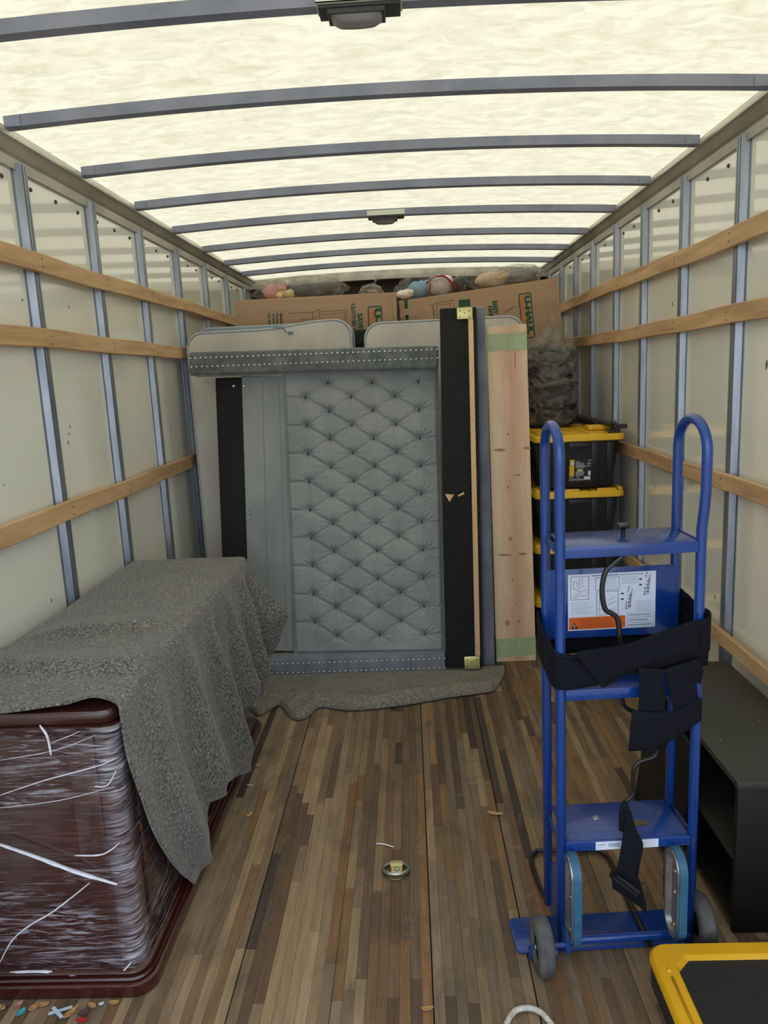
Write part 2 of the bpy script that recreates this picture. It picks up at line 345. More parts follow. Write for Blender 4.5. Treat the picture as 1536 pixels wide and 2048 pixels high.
def bag_mat(name, tint, fac):
    m = bpy.data.materials.new(name); m.use_nodes = True; n = m.node_tree.nodes; l = m.node_tree.links; n.clear()
    out = n.new('ShaderNodeOutputMaterial'); tp = n.new('ShaderNodeBsdfTransparent'); gl = n.new('ShaderNodeBsdfPrincipled'); mx = n.new('ShaderNodeMixShader')
    tp.inputs[0].default_value = (.93,.93,.92,1)
    gl.inputs['Base Color'].default_value = tint; gl.inputs['Roughness'].default_value = .2
    t = n.new('ShaderNodeTexCoord'); x = n.new('ShaderNodeTexNoise'); x.inputs['Scale'].default_value = 14; x.inputs['Detail'].default_value = 4; x.inputs['Distortion'].default_value = 1.5
    l.new(t.outputs['Object'], x.inputs[0]); q = n.new('ShaderNodeMapRange'); q.inputs[1].default_value = .42; q.inputs[2].default_value = .72; q.inputs[3].default_value = fac*.5; q.inputs[4].default_value = min(1, fac*1.9)
    l.new(x.outputs['Fac'], q.inputs[0]); l.new(q.outputs[0], mx.inputs[0])
    bp = n.new('ShaderNodeBump'); bp.inputs['Strength'].default_value = .8; bp.inputs['Distance'].default_value = .012; l.new(x.outputs['Fac'], bp.inputs['Height']); l.new(bp.outputs[0], gl.inputs['Normal'])
    l.new(tp.outputs[0], mx.inputs[1]); l.new(gl.outputs[0], mx.inputs[2]); l.new(mx.outputs[0], out.inputs[0]); return m
M['bag'] = bag_mat('clear_bag', (.42,.41,.38,1), .19)
M['bagmilky'] = bag_mat('milky_bag', (.50,.45,.40,1), .36)
def flat(name, c, r=.8): return mat(name, c, rough=r)
M['wrap'] = bag_mat('green_stretch_wrap', (.40,.60,.32,1), .62)
for nd in M['wrap'].node_tree.nodes:
    if nd.type == 'MAP_RANGE': nd.inputs[3].default_value = .5; nd.inputs[4].default_value = .78
    if nd.type == 'TEX_NOISE': nd.inputs['Scale'].default_value = 9; nd.inputs['Distortion'].default_value = .5
M['scuff'] = flat('scuff_mark', (.10,.10,.09,1))

# ------------------------------------------------------------------ the truck box
XL, XR, Y0, Y1 = -1.28, 1.19, 0.25, 6.52
def bowz(x, Y):
    c = 2.395-.009*(Y-2.5); xm = (XL+XR)/2; h = (XR-XL)/2
    t = (x-xm)/h
    return c - .040*t*t - .008*t
floor = obj('floor', MB().box(XL, XR, Y0, Y1, -.06, -.012), M['under'], kind='structure')
seam0, module, ns = .003, .257, 9
tan = [(.27,.185,.105),(.24,.165,.10),(.215,.145,.085),(.30,.21,.125),(.19,.125,.075),(.23,.165,.11)]
drk = [(.105,.062,.038),(.075,.048,.034),(.14,.082,.047),(.06,.042,.033),(.12,.078,.05),(.165,.095,.05),(.19,.10,.045)]
mid = [(.19,.125,.07),(.15,.10,.06),(.225,.15,.085),(.12,.077,.05),(.20,.115,.055),(.17,.12,.08)]
pieces = []
rf = random.Random(11)
k = -6
while seam0+k*module < XR:
    for s in range(ns):
        xa = seam0+k*module + s*module/ns; xb = xa+module/ns
        if xb < XL+.002 or xa > XR-.002: continue
        xa, xb = max(xa, XL), min(xb, XR); xc = (xa+xb)/2
        xa2, xb2 = xa+((.0020 if k in (0, 1, -2) else .0008) if s == 0 else .0003), xb-((.0020 if k in (-1, 0, -3) else .0008) if s == ns-1 else .0003)
        y = Y0-rf.random()*.6
        while y < Y1:
            L = rf.choice([.18,.3,.42,.55,.7,.9,1.1]); ya, yb = max(y, Y0), min(y+L, Y1)
            if yb-ya > .02:
                ym = (ya+yb)/2
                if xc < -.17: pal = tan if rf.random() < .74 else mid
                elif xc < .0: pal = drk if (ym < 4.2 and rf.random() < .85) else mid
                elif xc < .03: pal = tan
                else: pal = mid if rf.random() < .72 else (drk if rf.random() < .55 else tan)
                if rf.random() < .07: pal = drk
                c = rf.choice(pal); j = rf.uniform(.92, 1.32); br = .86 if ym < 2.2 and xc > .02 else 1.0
                pieces.append((xa2, xb2, ya+.0004, yb-.0004, rf.uniform(-.0009, .0), (c[0]*j*br, c[1]*j*br, c[2]*j*br, 1)))
            y += L
    k += 1
def seen(p):
    xc, yc = (p[0]+p[1])/2, (p[2]+p[3])/2
    return -.75 < xc < .85 and 1.45 < yc < 3.9
pieces.sort(key=lambda p: (not seen(p), math.hypot((p[0]+p[1])/2, (p[2]+p[3])/2)))
rest = MB()
for i, p in enumerate(pieces):
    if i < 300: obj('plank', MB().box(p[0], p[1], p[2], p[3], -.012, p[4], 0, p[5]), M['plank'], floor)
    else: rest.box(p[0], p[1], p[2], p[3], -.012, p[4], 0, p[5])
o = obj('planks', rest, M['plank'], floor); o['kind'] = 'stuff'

# walls
def wall(name, X, sgn, ps, slats, railtop):
    """X wall face, sgn +1 when the room lies towards +x"""
    w = obj(name, MB().box(min(X, X-sgn*.03), max(X, X-sgn*.03), Y0, Y1, -.06, railtop+.03), M['wall'], kind='structure')
    for Y in ps:
        mb = MB(); a, b, c = .021, .031, .045      # hat channel: crown, web, flanges
        prof = [(-c,0),(-c,.0025),(-b,.0025),(-a,.024),(-.014,.024),(-.013,.010),(-.0085,.010),(-.0075,.024),(.0055,.024),(.0065,.012),(.010,.012),(.011,.024),(a,.024),(b,.0025),(c,.0025),(c,0)]
        z1 = railtop-.065
        mb.slab([(X+sgn*h, Y+d, .0) for d, h in prof], (0, 0, z1))
        po = obj('post', mb, M['galv'], w)
        sc = MB()
        for z in (.35, .62, .9, 1.35, 1.85, z1-.03):
            sc.lathe([(0,.006),(sgn*.004,.005),(sgn*.005,0)], (X+sgn*.0025, Y+.038, z), 'x', 8)
        obj('rivet', sc, M['screw'], po)
    for (z0, z1, ya, yb) in slats:
        mb = MB(); n = 40
        xs = sorted((X+sgn*.0245, X+sgn*.0445))
        def g(i):
            Y = ya+(yb-ya)*i/n; d = .004*math.sin(Y*2.1+z0*9)+.002*math.sin(Y*7+z0)
            return [(xs[0], Y, z0+d), (xs[1], Y, z0+d), (xs[1], Y, z1+d), (xs[0], Y, z1+d)]
        vs = [v for i in range(n+1) for v in g(i)]
        fs = [(0,1,2,3), (4*n+3, 4*n+2, 4*n+1, 4*n)]
        for i in range(n):
            for q in range(4): fs.append((4*i+q, 4*i+(q+1) % 4, 4*i+4+(q+1) % 4, 4*i+4+q))
        mb.add(vs, fs); s = obj('slat', mb, M['slat'], w, bevel=.003, segs=1)
        sc = MB()
        for Y in ps:
            if ya < Y < yb:
                for dz in (.018, .045): sc.lathe([(0,.0035),(sgn*.0015,.003),(sgn*.0017,0)], (X+sgn*.0445, Y+.01, z0+dz), 'x', 7)
        obj('screw', sc, M['screw'], s)
    # cove rail along the top
    zt = railtop
    prof = [(0,zt-.085),(.012,zt-.088),(.016,zt-.055),(.026,zt-.045),(.040,zt-.018),(.052,zt-.012),(.052,zt-.002),(.046,zt+.004),(.040,zt+.02),(0,zt+.022)]
    mb = MB().slab([(X+sgn*a, Y0, z) for a, z in prof], (0, Y1-Y0, 0)); obj('top_rail', mb, M['rail'], w)
    rv = MB(); y = Y0+.2
    while y < 6.3:
        if min(abs(y-p) for p in ps) > .07: rv.lathe([(0,.008),(sgn*.004,.007),(sgn*.007,.003),(sgn*.007,0)], (X, y, railtop-.125), 'x', 8)
        y += .19
    obj('rivet', rv, M['screw'], w)
    return w
psL = [1.50, 2.075, 2.65, 3.22, 3.79, 4.38, 4.98, 5.57, 6.2]
psR = [1.62, 2.2, 2.78, 3.325, 3.86, 4.35, 4.88, 5.36, 5.83, 6.3]
wl_ = wall('wall_left', XL, 1, psL, [(1.948,2.013,Y0,6.45),(1.688,1.753,Y0,6.45),(1.080,1.148,Y0,6.45)], 2.36)
wr_ = wall('wall_right', XR, -1, psR, [(1.930,1.998,Y0,6.45),(1.662,1.727,Y0,6.45),(1.065,1.128,Y0,6.45),(.478,.535,Y0,6.45)], 2.352)
# scuffs and marks on the panels (flat dirt, on the real walls)
rs = random.Random(3)
sc = MB()
for (px, py, r) in [(140,853,.012),(138,868,.009),(137,885,.010),(45,600,.008),(138,614,.008),(103,1200,.010),(195,1020,.008),(187,1180,.012),(177,1203,.007),(158,1215,.009),(225,1152,.010),(312,1095,.009),(160,766,.004),(8,970,.005)]:
    p = atX(px, py, XL+.0006); n = 6
    sc.add([p+Vector((0, math.cos(q*math.pi/3)*r*rs.uniform(.25,.6), math.sin(q*math.pi/3)*r*rs.uniform(.5,1.1))) for q in range(6)], [(0,1,2,3,4,5)])
obj('scuff', sc, M['scuff'], wl_, fix=False)
sc = MB()
for (px, py, r) in [(1345,608,.014),(1350,600,.006),(1305,705,.006),(1430,1195,.012),(1533,730,.02),(1310,775,.005),(1385,1120,.006),(1280,645,.006)]:
    p = atX(px, py, XR-.0006)
    sc.add([p+Vector((0, math.cos(q*math.pi/3)*r*rs.uniform(.25,.6), math.sin(q*math.pi/3)*r*rs.uniform(.5,1.1))) for q in range(6)], [(0,1,2,3,4,5)])
obj('scuff', sc, M['scuff'], wr_, fix=False)
# bulkhead wall at the cab end and the header over it
wb = obj('wall_back', MB().box(XL, XR, Y1, Y1+.04, -.06, 2.44), M['backwall'], kind='structure')
mb = MB(); n = 24
for i in range(n):
    xa, xb = XL+(XR-XL)*i/n, XL+(XR-XL)*(i+1)/n
    for (dy, z0, z1, q) in ((0, -.012, .028, 0), (-.03, -.045, -.012, 0)):
        za, zb = bowz(xa, 6.42), bowz(xb, 6.42)
        mb.add([(xa,6.44+dy,za+z0),(xb,6.44+dy,zb+z0),(xb,6.50,zb+z0),(xa,6.50,za+z0),(xa,6.44+dy,za+z1),(xb,6.44+dy,zb+z1),(xb,6.50,zb+z1),(xa,6.50,za+z1)],
            [(0,3,2,1),(4,5,6,7),(0,1,5,4),(2,3,7,6)])
obj('header_rail', mb, M['rail'], wb)
# roof sheet and bows
BH = .034
ceil = obj('ceiling', MB().grid(40, 12, lambda u, v: Vector((XL+(XR-XL)*u, Y0+(Y1+.04-Y0)*v, bowz(XL+(XR-XL)*u, Y0+(Y1-Y0)*v)+BH+.004))), M['roof'], kind='structure', smooth=True)
bows = [.80, 1.38, 1.95, 2.52, 3.09, 3.67, 4.24, 4.85, 5.41, 5.96]
for Y in bows:
    mb = MB(); n = 32; xa, xb = XL+.048, XR-.048; vs = []; fs = []
    for i in range(n+1):
        x = xa+(xb-xa)*i/n; z = bowz(x, Y)
        vs += [(x,Y-.016,z),(x,Y+.018,z-.002),(x,Y+.018,z+BH),(x,Y-.016,z+BH)]
    for i in range(n):
        for q in range(4): fs.append((4*i+q, 4*i+(q+1) % 4, 4*i+4+(q+1) % 4, 4*i+4+q))
    fs += [(0,1,2,3),(4*n+3,4*n+2,4*n+1,4*n)]
    mb.add(vs, fs); b = obj('roof_bow', mb, M['bow'], ceil)
    # end brackets on the cove rails
    br = MB()
    for (xc, s) in ((XL+.052, 1), (XR-.052, -1)):
        z = bowz(xc, Y); br.box(min(xc, xc+s*.05), max(xc, xc+s*.05), Y-.019, Y-.016, z+.002, z+BH-.002)
    obj('bracket', br, M['bow'], b)

# dome lights under two bows
def dome(Y, label, w=.2):
    xc = -.075; zb = bowz(xc, Y)
    t = thing('ceiling_light', label, 'light', (xc, Y, zb-.03), 'dome lights under the roof bows')
    obj('mounting_plate', MB().box(xc-w/2, xc+w/2, Y-.045, Y-.040, zb-.006, zb+.022).box(xc-w/2, xc+w/2, Y-.045, Y+.02, zb-.0062, zb-.0028), M['plate'], t)
    obj('bracket', MB().box(xc-w/2+.004, xc+w/2-.004, Y-.040, Y+.03, zb-.014, zb-.0065), M['housing'], t, bevel=.002)
    obj('housing', MB().box(xc-.075, xc+.06, Y-.038, Y+.028, zb-.027, zb-.014), M['housing'], t, bevel=.003)
    def f(u, v):
        x = xc-.0075+(u-.5)*.118; y = Y-.005+(v-.5)*.058
        e = min(1, 6*min(u,1-u))*min(1, 5*min(v,1-v)); return Vector((x, y, zb-.0265-.012*e**.5-.004*math.sin(math.pi*u)*e))
    obj('lens', MB().grid(20, 10, f), M['lens'], t, smooth=True)
    sc = MB()
    for dx in (-.088, .083): sc.lathe([(0,.004),(-.002,.0035),(-.0025,0)], (xc+dx, Y, zb-.014), 'z', 8)
    obj('screw', sc, M['screw'], t)
dome(1.95, 'dark dome light with a pale plate at the top edge of the photo')
dome(4.24, 'smaller-looking dome light with a pale plate halfway along the roof')

# ------------------------------------------------------------------ dresser wrapped in film, left
DX0, DX1, DY0, DY1, DH = -1.235, -.765, 1.70, 3.12, .775
DL = ((DX0+DX1)/2, (DY0+DY1)/2+.0, 0)
dr = thing('dresser', 'dark mahogany dresser wrapped in clear stretch film, under a grey moving blanket on the left', 'dresser', DL)
def rrect(x0, x1, y0, y1, r, n=6, square=()):
    pts = []
    for (cx, cy, a0) in ((x1-r, y0+r, -90), (x1-r, y1-r, 0), (x0+r, y1-r, 90), (x0+r, y0+r, 180)):
        for i in range(n+1):
            a = math.radians(a0+90*i/n); pts.append((cx+r*math.cos(a), cy+r*math.sin(a)))
    return pts
def loft(mb, levels, mi=0, capb=True, capt=True):
    """levels: list of (pts2d, z)"""
    n = len(levels[0][0]); vs = [Vector((x, y, z)) for pts, z in levels for x, y in pts]; fs = []
    for j in range(len(levels)-1):
        for i in range(n): fs.append((j*n+i, j*n+(i+1) % n, (j+1)*n+(i+1) % n, (j+1)*n+i))
    if capb: fs.append(list(range(n-1, -1, -1)))
    if capt: fs.append([(len(levels)-1)*n+i for i in range(n)])
    return mb.add(vs, fs, mi)
def ring(g, r=.03): return rrect(DX0, DX1+g, DY0-g, DY1+g, r+g*.6)
obj('body', loft(MB(), [(ring(0), .062), (ring(0), .715)]), M['mahog'], dr, smooth='auto')
obj('base_moulding', loft(MB(), [(ring(.048), 0), (ring(.05), .003), (ring(.05), .034), (ring(.046), .038), (ring(.036), .0385), (ring(.041), .044), (ring(.038), .049), (ring(.027), .0495), (ring(.031), .055), (ring(.027), .060), (ring(.012), .063)]), M['mahog'], dr, smooth='auto')
obj('top_moulding', loft(MB(), [(ring(.001), .705), (ring(.012), .712), (ring(.006), .713), (ring(.012), .722), (ring(.016), .738), (ring(.010), .740), (ring(.018), .748), (ring(.020), .766), (ring(.015), DH)]), M['mahog'], dr, smooth='auto')
pil = MB()
pil.box(DX1-.115, DX1-.045, DY0-.006, DY0, .064, .704)
obj('pilaster', pil, M['mahog'], dr, bevel=.004)
# drawer fronts on the long right side
for i, (ya, yb) in enumerate(((1.80, 2.22), (2.24, 2.64), (2.66, 3.06))):
    for (za, zb) in ((.12, .40), (.42, .68)):
        obj('drawer_front', MB().box(DX1, DX1+.008, ya, yb, za, zb), M['mahog'], dr, bevel=.003)
def fring(g, z):
    pts = rrect(DX0, DX1+g, DY0-g, DY1+g, .035, 10); out = []
    for i, (x, y) in enumerate(pts): 
        d = .0022*noise.noise(Vector((x*9, y*9, z*26))); out.append((x+d, y+d))
    return out
obj('stretch_film', loft(MB(), [(fring(.022-.008*math.sin(math.pi*j/30)**.5, .064+.672*j/30), .064+.672*j/30) for j in range(31)], capb=False, capt=False), M['film'], dr, smooth=True)
fy = DY0-.0215
def fl(pts, r, flatn=.45):
    return [(x, fy-.003, z) for (x, z) in pts], r
ropes = MB()
def fp(px, py): p = atY(px, py, fy); return (min(p.x, DX1+.012), fy-.0015, p.z)
for pts, r in ([[(0,1688),(70,1712),(150,1742),(235,1768)], .0062],
               [[(0,1925),(25,1880),(60,1850),(110,1820),(180,1765)], .0036],
               [[(0,1945),(90,1942),(180,1952),(235,1948),(262,1925)], .0050],
               [[(0,1590),(90,1560),(200,1530),(235,1515)], .0024],
               [[(0,1520),(110,1500),(190,1470)], .0014],
               [[(80,1450),(95,1472),(103,1510)], .0040],
               [[(103,1485),(135,1473),(160,1462)], .0016],
               [[(0,1615),(120,1600),(230,1572)], .0013],
               [[(150,1710),(205,1708),(240,1685)], .0030],
               [[(190,1572),(215,1570),(235,1540)], .0028]):
    sp6 = spline([fp(*p) for p in pts], 6); nn = len(sp6)
    ropes.tube(sp6, [r*(.35+.75*math.sin(math.pi*(.12+.8*i/nn)))*(1+.35*noise.noise(Vector((i*1.3, r*900, 0)))) for i in range(nn)], 7, flat=.6)
obj('film_strand', ropes, M['filmrope'], dr, smooth=True)

# grey blanket draped over the dresser
cols = [(1.695,2.02,.050,0),(1.95,2.20,.045,0),(2.09,2.22,.20,0),(2.45,2.665,.055,0),(2.56,2.73,.085,0),(2.66,2.78,.27,0),(2.90,3.02,.17,0),(3.10,3.13,.30,.0),(3.17,3.19,.30,.10)]
cs_s = [0,.13,.22,.44,.54,.60,.78,.93,1]
def colat(s):
    for i in range(len(cs_s)-1):
        if s <= cs_s[i+1]+1e-9:
            t = (s-cs_s[i])/(cs_s[i+1]-cs_s[i]); a, b = cols[i], cols[i+1]
            return [a[k]+(b[k]-a[k])*t for k in range(4)]
    return cols[-1]
NT, NS = 46, 150
def drape(u, v):
    yt, yh, zh, fl_ = colat(u)
    zt = DH+.014
    r = v*(1.0+.66)                                     # arc: 0..1 side, beyond = top
    if v < .60:
        t = 1-v/.60                                     # 1 at hem .. 0 at shoulder
        Y = yt+(yh-yt)*(t**2 if u < .1 else t**1.3); z = zt-.02-(zt-.02-zh)*t
        fold = .5+.5*math.sin(u*2*math.pi*5.2-1.7+t*1.0); fold = fold**2.5*smoothstep(.03, .12, u)
        x = DX1+.032+t*.020+fold*.088*t**.7*(1-.5*smoothstep(.8,1,t))+.007*noise.noise(Vector((u*14, t*4, 2)))
        x = max(x, DX1+.032)
        if z < .11: x = max(x, DX1+.056)
        x += fl_*1.35*max(0, 1-abs(t-.55)*2.0)
        if u > .9: Y += .03*t*(u-.9)*10
    else:
        w = (v-.60)/.40                                 # shoulder -> wall
        a = min(1, w/.10)
        if w < .10:
            x = DX1+.032-.028*(1-math.cos(a*math.pi/2)); z = zt-.02+.02*math.sin(a*math.pi/2)
        else:
            x = DX1+.004-(w-.10)/.90*(DX1-DX0-.0); z = zt
        near = 1.695-.045*smoothstep(.25, .95, w)+.012*math.sin(w*9)
        Y = yt+(near-1.695)*(1-smoothstep(0, .25, u))
        yy1, yy2 = Y-1.90-.04*w, Y-2.30+.10*w
        ridge = .030*math.exp(-(yy1/(.028 if yy1 < 0 else .11))**2)*smoothstep(.0,.12,w)+.022*math.exp(-(yy2/(.04 if yy2 < 0 else .12))**2)*smoothstep(.05,.4,w)*smoothstep(1.05,.75,w)
        z += ridge*smoothstep(.0,.15,w) + .004*noise.noise(Vector((x*7, Y*5, 0)))+.002
        z += .016*math.exp(-(u/.02)**2)*max(0, math.sin(w*9+.5))*smoothstep(.05,.2,w)
    return Vector((x, Y, z))
bl = obj('moving_blanket', MB().grid(NS, 110, drape), M['blanket'], loc=((DX0+DX1)/2, 2.4, DH), smooth=True, solid=.006)
tag(bl, 'dark grey felt moving blanket draped over the film-wrapped dresser', 'blanket')

# blanket bunched on the floor under the headboard
hem = [(495,1415),(515,1432),(535,1424),(560,1412),(585,1438),(612,1437),(640,1416),(700,1422),(800,1413),(900,1396),(960,1388),(990,1380),(1010,1345)]
hp = [atZ(px, py, .004) for px, py in hem]
hsp = spline(hp, 10)
def fblk(u, v):
    i = u*(len(hsp)-1); a = int(min(i, len(hsp)-2)); p = hsp[a].lerp(hsp[a+1], i-a)
    yb = 3.74; Y = p.y+(yb-p.y)*v; x = p.x+(0)*v
    if u > .97: x -= 0
    h = .030*smoothstep(0, .035, v)
    z = .006+h*(1-.75*smoothstep(3.3,3.6,Y))+.014*(1-.6*smoothstep(3.3,3.6,Y))*noise.noise(Vector((x*4.5, Y*9, 0)))*smoothstep(0,.12,v)+.010*(1-.7*smoothstep(3.3,3.6,Y))*noise.noise(Vector((x*10, Y*16, 5)))*smoothstep(.02,.15,v)
    z += .018*math.exp(-((Y-3.40-.05*math.sin(x*6)-.05*x)/.022)**2)*smoothstep(.02,.1,v)
    z += .014*math.exp(-((x+.52-.1*v)/.03)**2)*smoothstep(0,.1,v)
    for (ax_, ay_, dxx, dyy, wd, am) in ((-.35,3.30,.9,.25,.018,.014),(-.6,3.33,.35,.94,.02,.016),(.05,3.50,.97,.12,.020,.012),(-.7,3.5,.95,.1,.018,.012)):
        rx, ry = x-ax_, Y-ay_; al = rx*dxx+ry*dyy; ac = -rx*dyy+ry*dxx+.02*math.sin(al*9)
        z += am*math.exp(-(ac/wd)**2)*math.exp(-(al/.28)**2)*smoothstep(.01,.1,v)
    z *= 1-.75*smoothstep(.975, 1, u)
    if Y > 3.66: z = z*(1-smoothstep(3.58,3.64,Y))+.014*smoothstep(3.58,3.64,Y)
    return Vector((x, Y, max(.006, z)))
b2 = obj('moving_blanket', MB().grid(170, 60, fblk), M['blanket2'], loc=(-.2, 3.7, 0), smooth=True, solid=.006)
tag(b2, 'grey-tan felt moving blanket spread on the floor under the tufted headboard', 'blanket')

# ------------------------------------------------------------------ headboard on its side
HN = Vector((0, -1, .085)).normalized(); HP = Vector((0, 3.80, 0))
def hb(px, py, off=0): return hit(px, py, HP, HN)+HN*off
head = thing('headboard', 'slate grey diamond-tufted velvet headboard with nailhead bands, standing on its side', 'headboard', (-.35, 3.78, .036))
x0s = [611,657,702,745,790,837]; ks = [.042,.036,.033,.03,.028,.026]
def colpx(ci, py):
    c = max(0, min(4, int(math.floor(ci)))); t = ci-c
    x0 = x0s[c]+(x0s[c+1]-x0s[c])*t; k = ks[c]+(ks[c+1]-ks[c])*t
    return x0+k*(py-790)
def tuft(ci, cj):
    a, b = (ci+cj)/2, (ci-cj)/2
    fa, fb = 2*abs(a-round(a)), 2*abs(b-round(b))
    ra, rb = round(a), round(b)
    ci0, cj0 = ra+rb, ra-rb
    dx, dy = (ci-ci0), (cj-cj0)*.65; rr = math.hypot(dx, dy); th = math.atan2(dy, dx)
    e = smoothstep(-1.0, -.55, ci)
    H = .026
    ha = (1-.26*math.exp(-16*fa)); hb_ = (1-.52*math.exp(-12*fb))
    inside = H*ha*hb_
    pl = 2*abs(cj/2-round(cj/2)); left = .022*(1-.6*math.exp(-14*pl))
    w = smoothstep(-.15, .15, ci)
    pr = 2*abs((cj-1)/2-round((cj-1)/2)); right = .023*(1-.3*math.exp(-9*pr))
    wr = smoothstep(4.95, 5.35, ci)
    h = left*(1-w)+inside*w; h = h*(1-wr)+right*wr
    on = -.2 < ci0 < 5.2 and -1.2 < cj0 < 17.2
    if on:
        h -= .036*math.exp(-(rr/.16)**1.4)
        h += .0062*math.cos(11*th+ci0*2+cj0+2*noise.noise(Vector((ci0,cj0,th))))*math.exp(-(rr/.26))*smoothstep(.04,.12,rr)
        if ci0 == 5 and dx > 0: h += .0050*math.cos(15*th+cj0)*math.exp(-rr/.7)*smoothstep(.1,.2,rr)
    # no more tufts above / below
    top = smoothstep(-1.9, -1.0, cj); bot = 1-smoothstep(17.0, 17.9, cj)
    h = (h-.02)*top*bot+.02
    edge = smoothstep(-1.0, -.8, ci)*(1-smoothstep(5.72, 5.95, ci))*smoothstep(-2.15,-1.9,cj)*(1-smoothstep(18.0,18.25,cj))
    return max(.0, h)*edge
def fpan(u, v):
    ci = -1+u*6.95; cj = -2.2+v*20.5
    py = 795+28*cj-.7*ci; px = colpx(ci, py)
    if ci < 0: px = x0s[0]+ks[0]*(py-790)+ci*44
    if ci > 5: px = x0s[5]+ks[5]*(py-790)+(ci-5)*43
    return hb(px, py, tuft(ci, cj)+.002)
obj('tufted_panel', MB().grid(260, 470, fpan), M['velvet'], head, smooth=True)
bt = None
for ci in range(6):
    for cj in range(-1, 18):
        if (ci+cj) % 2: continue
        py = 795+28*cj-.7*ci; p = hb(colpx(ci, py), py, .006)
        if bt is None:
            bt = obj('button', MB().ball((0,0,0), .0085, .006, .0085, 10, 6), M['button'], smooth=True); LOC[bt.name] = Vector((0,0,0)); bt.parent = head; b = bt
        else:
            b = bt.copy(); C.objects.link(b); b.parent = head
        b.location = p-LOC[head.name]
mb = MB().slab([hb(483,752), hb(571,752), hb(586,1302), hb(500,1302)], (0,.03,0)); obj('lower_panel', mb, M['velvet'], head, bevel=.004)
mb = MB()
for a in ((525,760,538,1295),(558,760,574,1295)): mb.tube([hb(a[0],a[1],.0005), hb(a[2],a[3],.0005)], .0012, 6)
obj('seam', mb, M['velvet2'], head)
mb = MB().slab([hb(571,752,-.001), hb(877,740,-.001), hb(891,1302,-.001), hb(586,1304,-.001)], (0,.03,0)); obj('backing', mb, M['nailvelvet'], head)
mb = MB().slab([hb(430,756,-.004), hb(484,754,-.004), hb(502,1318,-.004), hb(452,1322,-.004)], (0,.035,0)); obj('leg_board', mb, M['dust'], head, bevel=.003)['label'] = 'black cloth-covered leg board'
mb = MB()
for (px, py) in ((467,772),(487,772)):
    p = hb(px, py, -.002); mb.ball(p, .009, .005, .009, 12, 6)
obj('bolt', mb, M['nail'], head, smooth=True)
mb = MB()
for (px, py) in ((500,1021),(502,1039),(500,1030)): mb.ball(hb(px, py, .001), .003, .002, .003, 8, 5)
obj('screw_hole', mb, M['dust'], head)
# bands
def band(cn, off, thick):
    q = [hb(*c, off) for c in cn]; return MB().slab(q, -HN*thick)
q = band([(388,708),(876,695),(876,741),(388,754)], .10, .135)
obj('nailhead_band', q, M['nailvelvet'], head, bevel=.016, segs=4)
q = band([(452,1311),(889,1299),(889,1332),(452,1344)], .095, .13)
obj('nailhead_band', q, M['velvet2'], head, bevel=.010, segs=4)
nh = None
for (a, b, n, off) in (((391,721),(873,704),48,.1005), ((394,738),(873,721),48,.1005), ((458,1321),(888,1307),43,.0955), ((458,1339),(888,1325),43,.0955)):
    for i in range(n):
        t = i/(n-1); p = hb(a[0]+(b[0]-a[0])*t, a[1]+(b[1]-a[1])*t, off)
        if nh is None:
            m = MB().lathe([(0,.0062),(-.002,.0058),(-.004,.004),(-.005,.0015),(-.0052,.0001)], (0,0,0), 'y', 9)
            nh = obj('nailhead', m, M['nail'], smooth=True); LOC[nh.name] = Vector((0,0,0)); nh.parent = head; c = nh
        else: c = nh.copy(); C.objects.link(c); c.parent = head
        c.location = p-LOC[head.name]
wc = MB().slab([atY(405,759,3.985), atY(428,758,3.985), atY(429,781,3.985), atY(407,770,3.985)], (0,.012,0))
obj('corner_pad', wc, M['mattress'], head)['label'] = 'white foam corner scrap'

# black dust-covered rail with wood strip and brackets
def quadslab(c, Yb, lean, th, extra=0):
    """pixel corners on a leaning plane"""
    n = Vector((0,-1,lean)).normalized(); q = [hit(a, b, (0,Yb,0), n) for a, b in c]; return q, n
q, n1 = quadslab([(880,617),(953,614),(966,1334),(893,1336)], 3.69, .035, .05)
rail1 = thing('bed_rail', 'bed rail with black dust cover, raw wood strip and gold corner brackets', 'bed rail', (q[2]+q[3])/2)
obj('dust_cover', MB().slab(q, -n1*.055), M['dust'], rail1, bevel=.004)
P1 = lambda px, py, o=0: hit(px, py, (0,3.69,0), n1)+n1*o
obj('wood_strip', MB().slab([P1(936,638,.001), P1(946,638,.001), P1(960,1310,.001), P1(950,1310,.001)], n1*.010), M['strip'], rail1, bevel=.0015)
for (a, b, c, d) in (((913,617),(944,615),(945,638),(914,639)), ((928,1312),(959,1310),(959,1335),(929,1336))):
    br = obj('bracket', MB().slab([P1(*a,.012), P1(*b,.012), P1(*c,.012), P1(*d,.012)], n1*.003), M['gold'], rail1, bevel=.001)
    sc = MB()
    for (u, v) in ((.2,.25),(.8,.25),(.5,.45),(.2,.8),(.8,.8)):
        p = P1(a[0]+(b[0]-a[0])*u, a[1]+(d[1]-a[1])*v, .015); sc.lathe([(0,.0035),(-.0015,.003),(-.002,0)], p, 'y', 8)
    obj('screw', sc, M['screw'], br)
sc = MB()
for py in range(660, 1300, 90): sc.lathe([(0,.0025),(-.001,.002),(-.0012,0)], P1(941+(py-638)*.0208, py, .011), 'y', 7)
obj('screw', sc, M['screw'], rail1)
obj('torn_patch', MB().slab([P1(890,988,.0005), P1(908,989,.0005), P1(899,1004,.0005)], n1*.0008).slab([P1(915,991,.0005), P1(927,984,.0005), P1(929,988,.0005), P1(917,993,.0005)], n1*.0008), M['strip'], rail1)['label'] = 'tear showing pale wood'
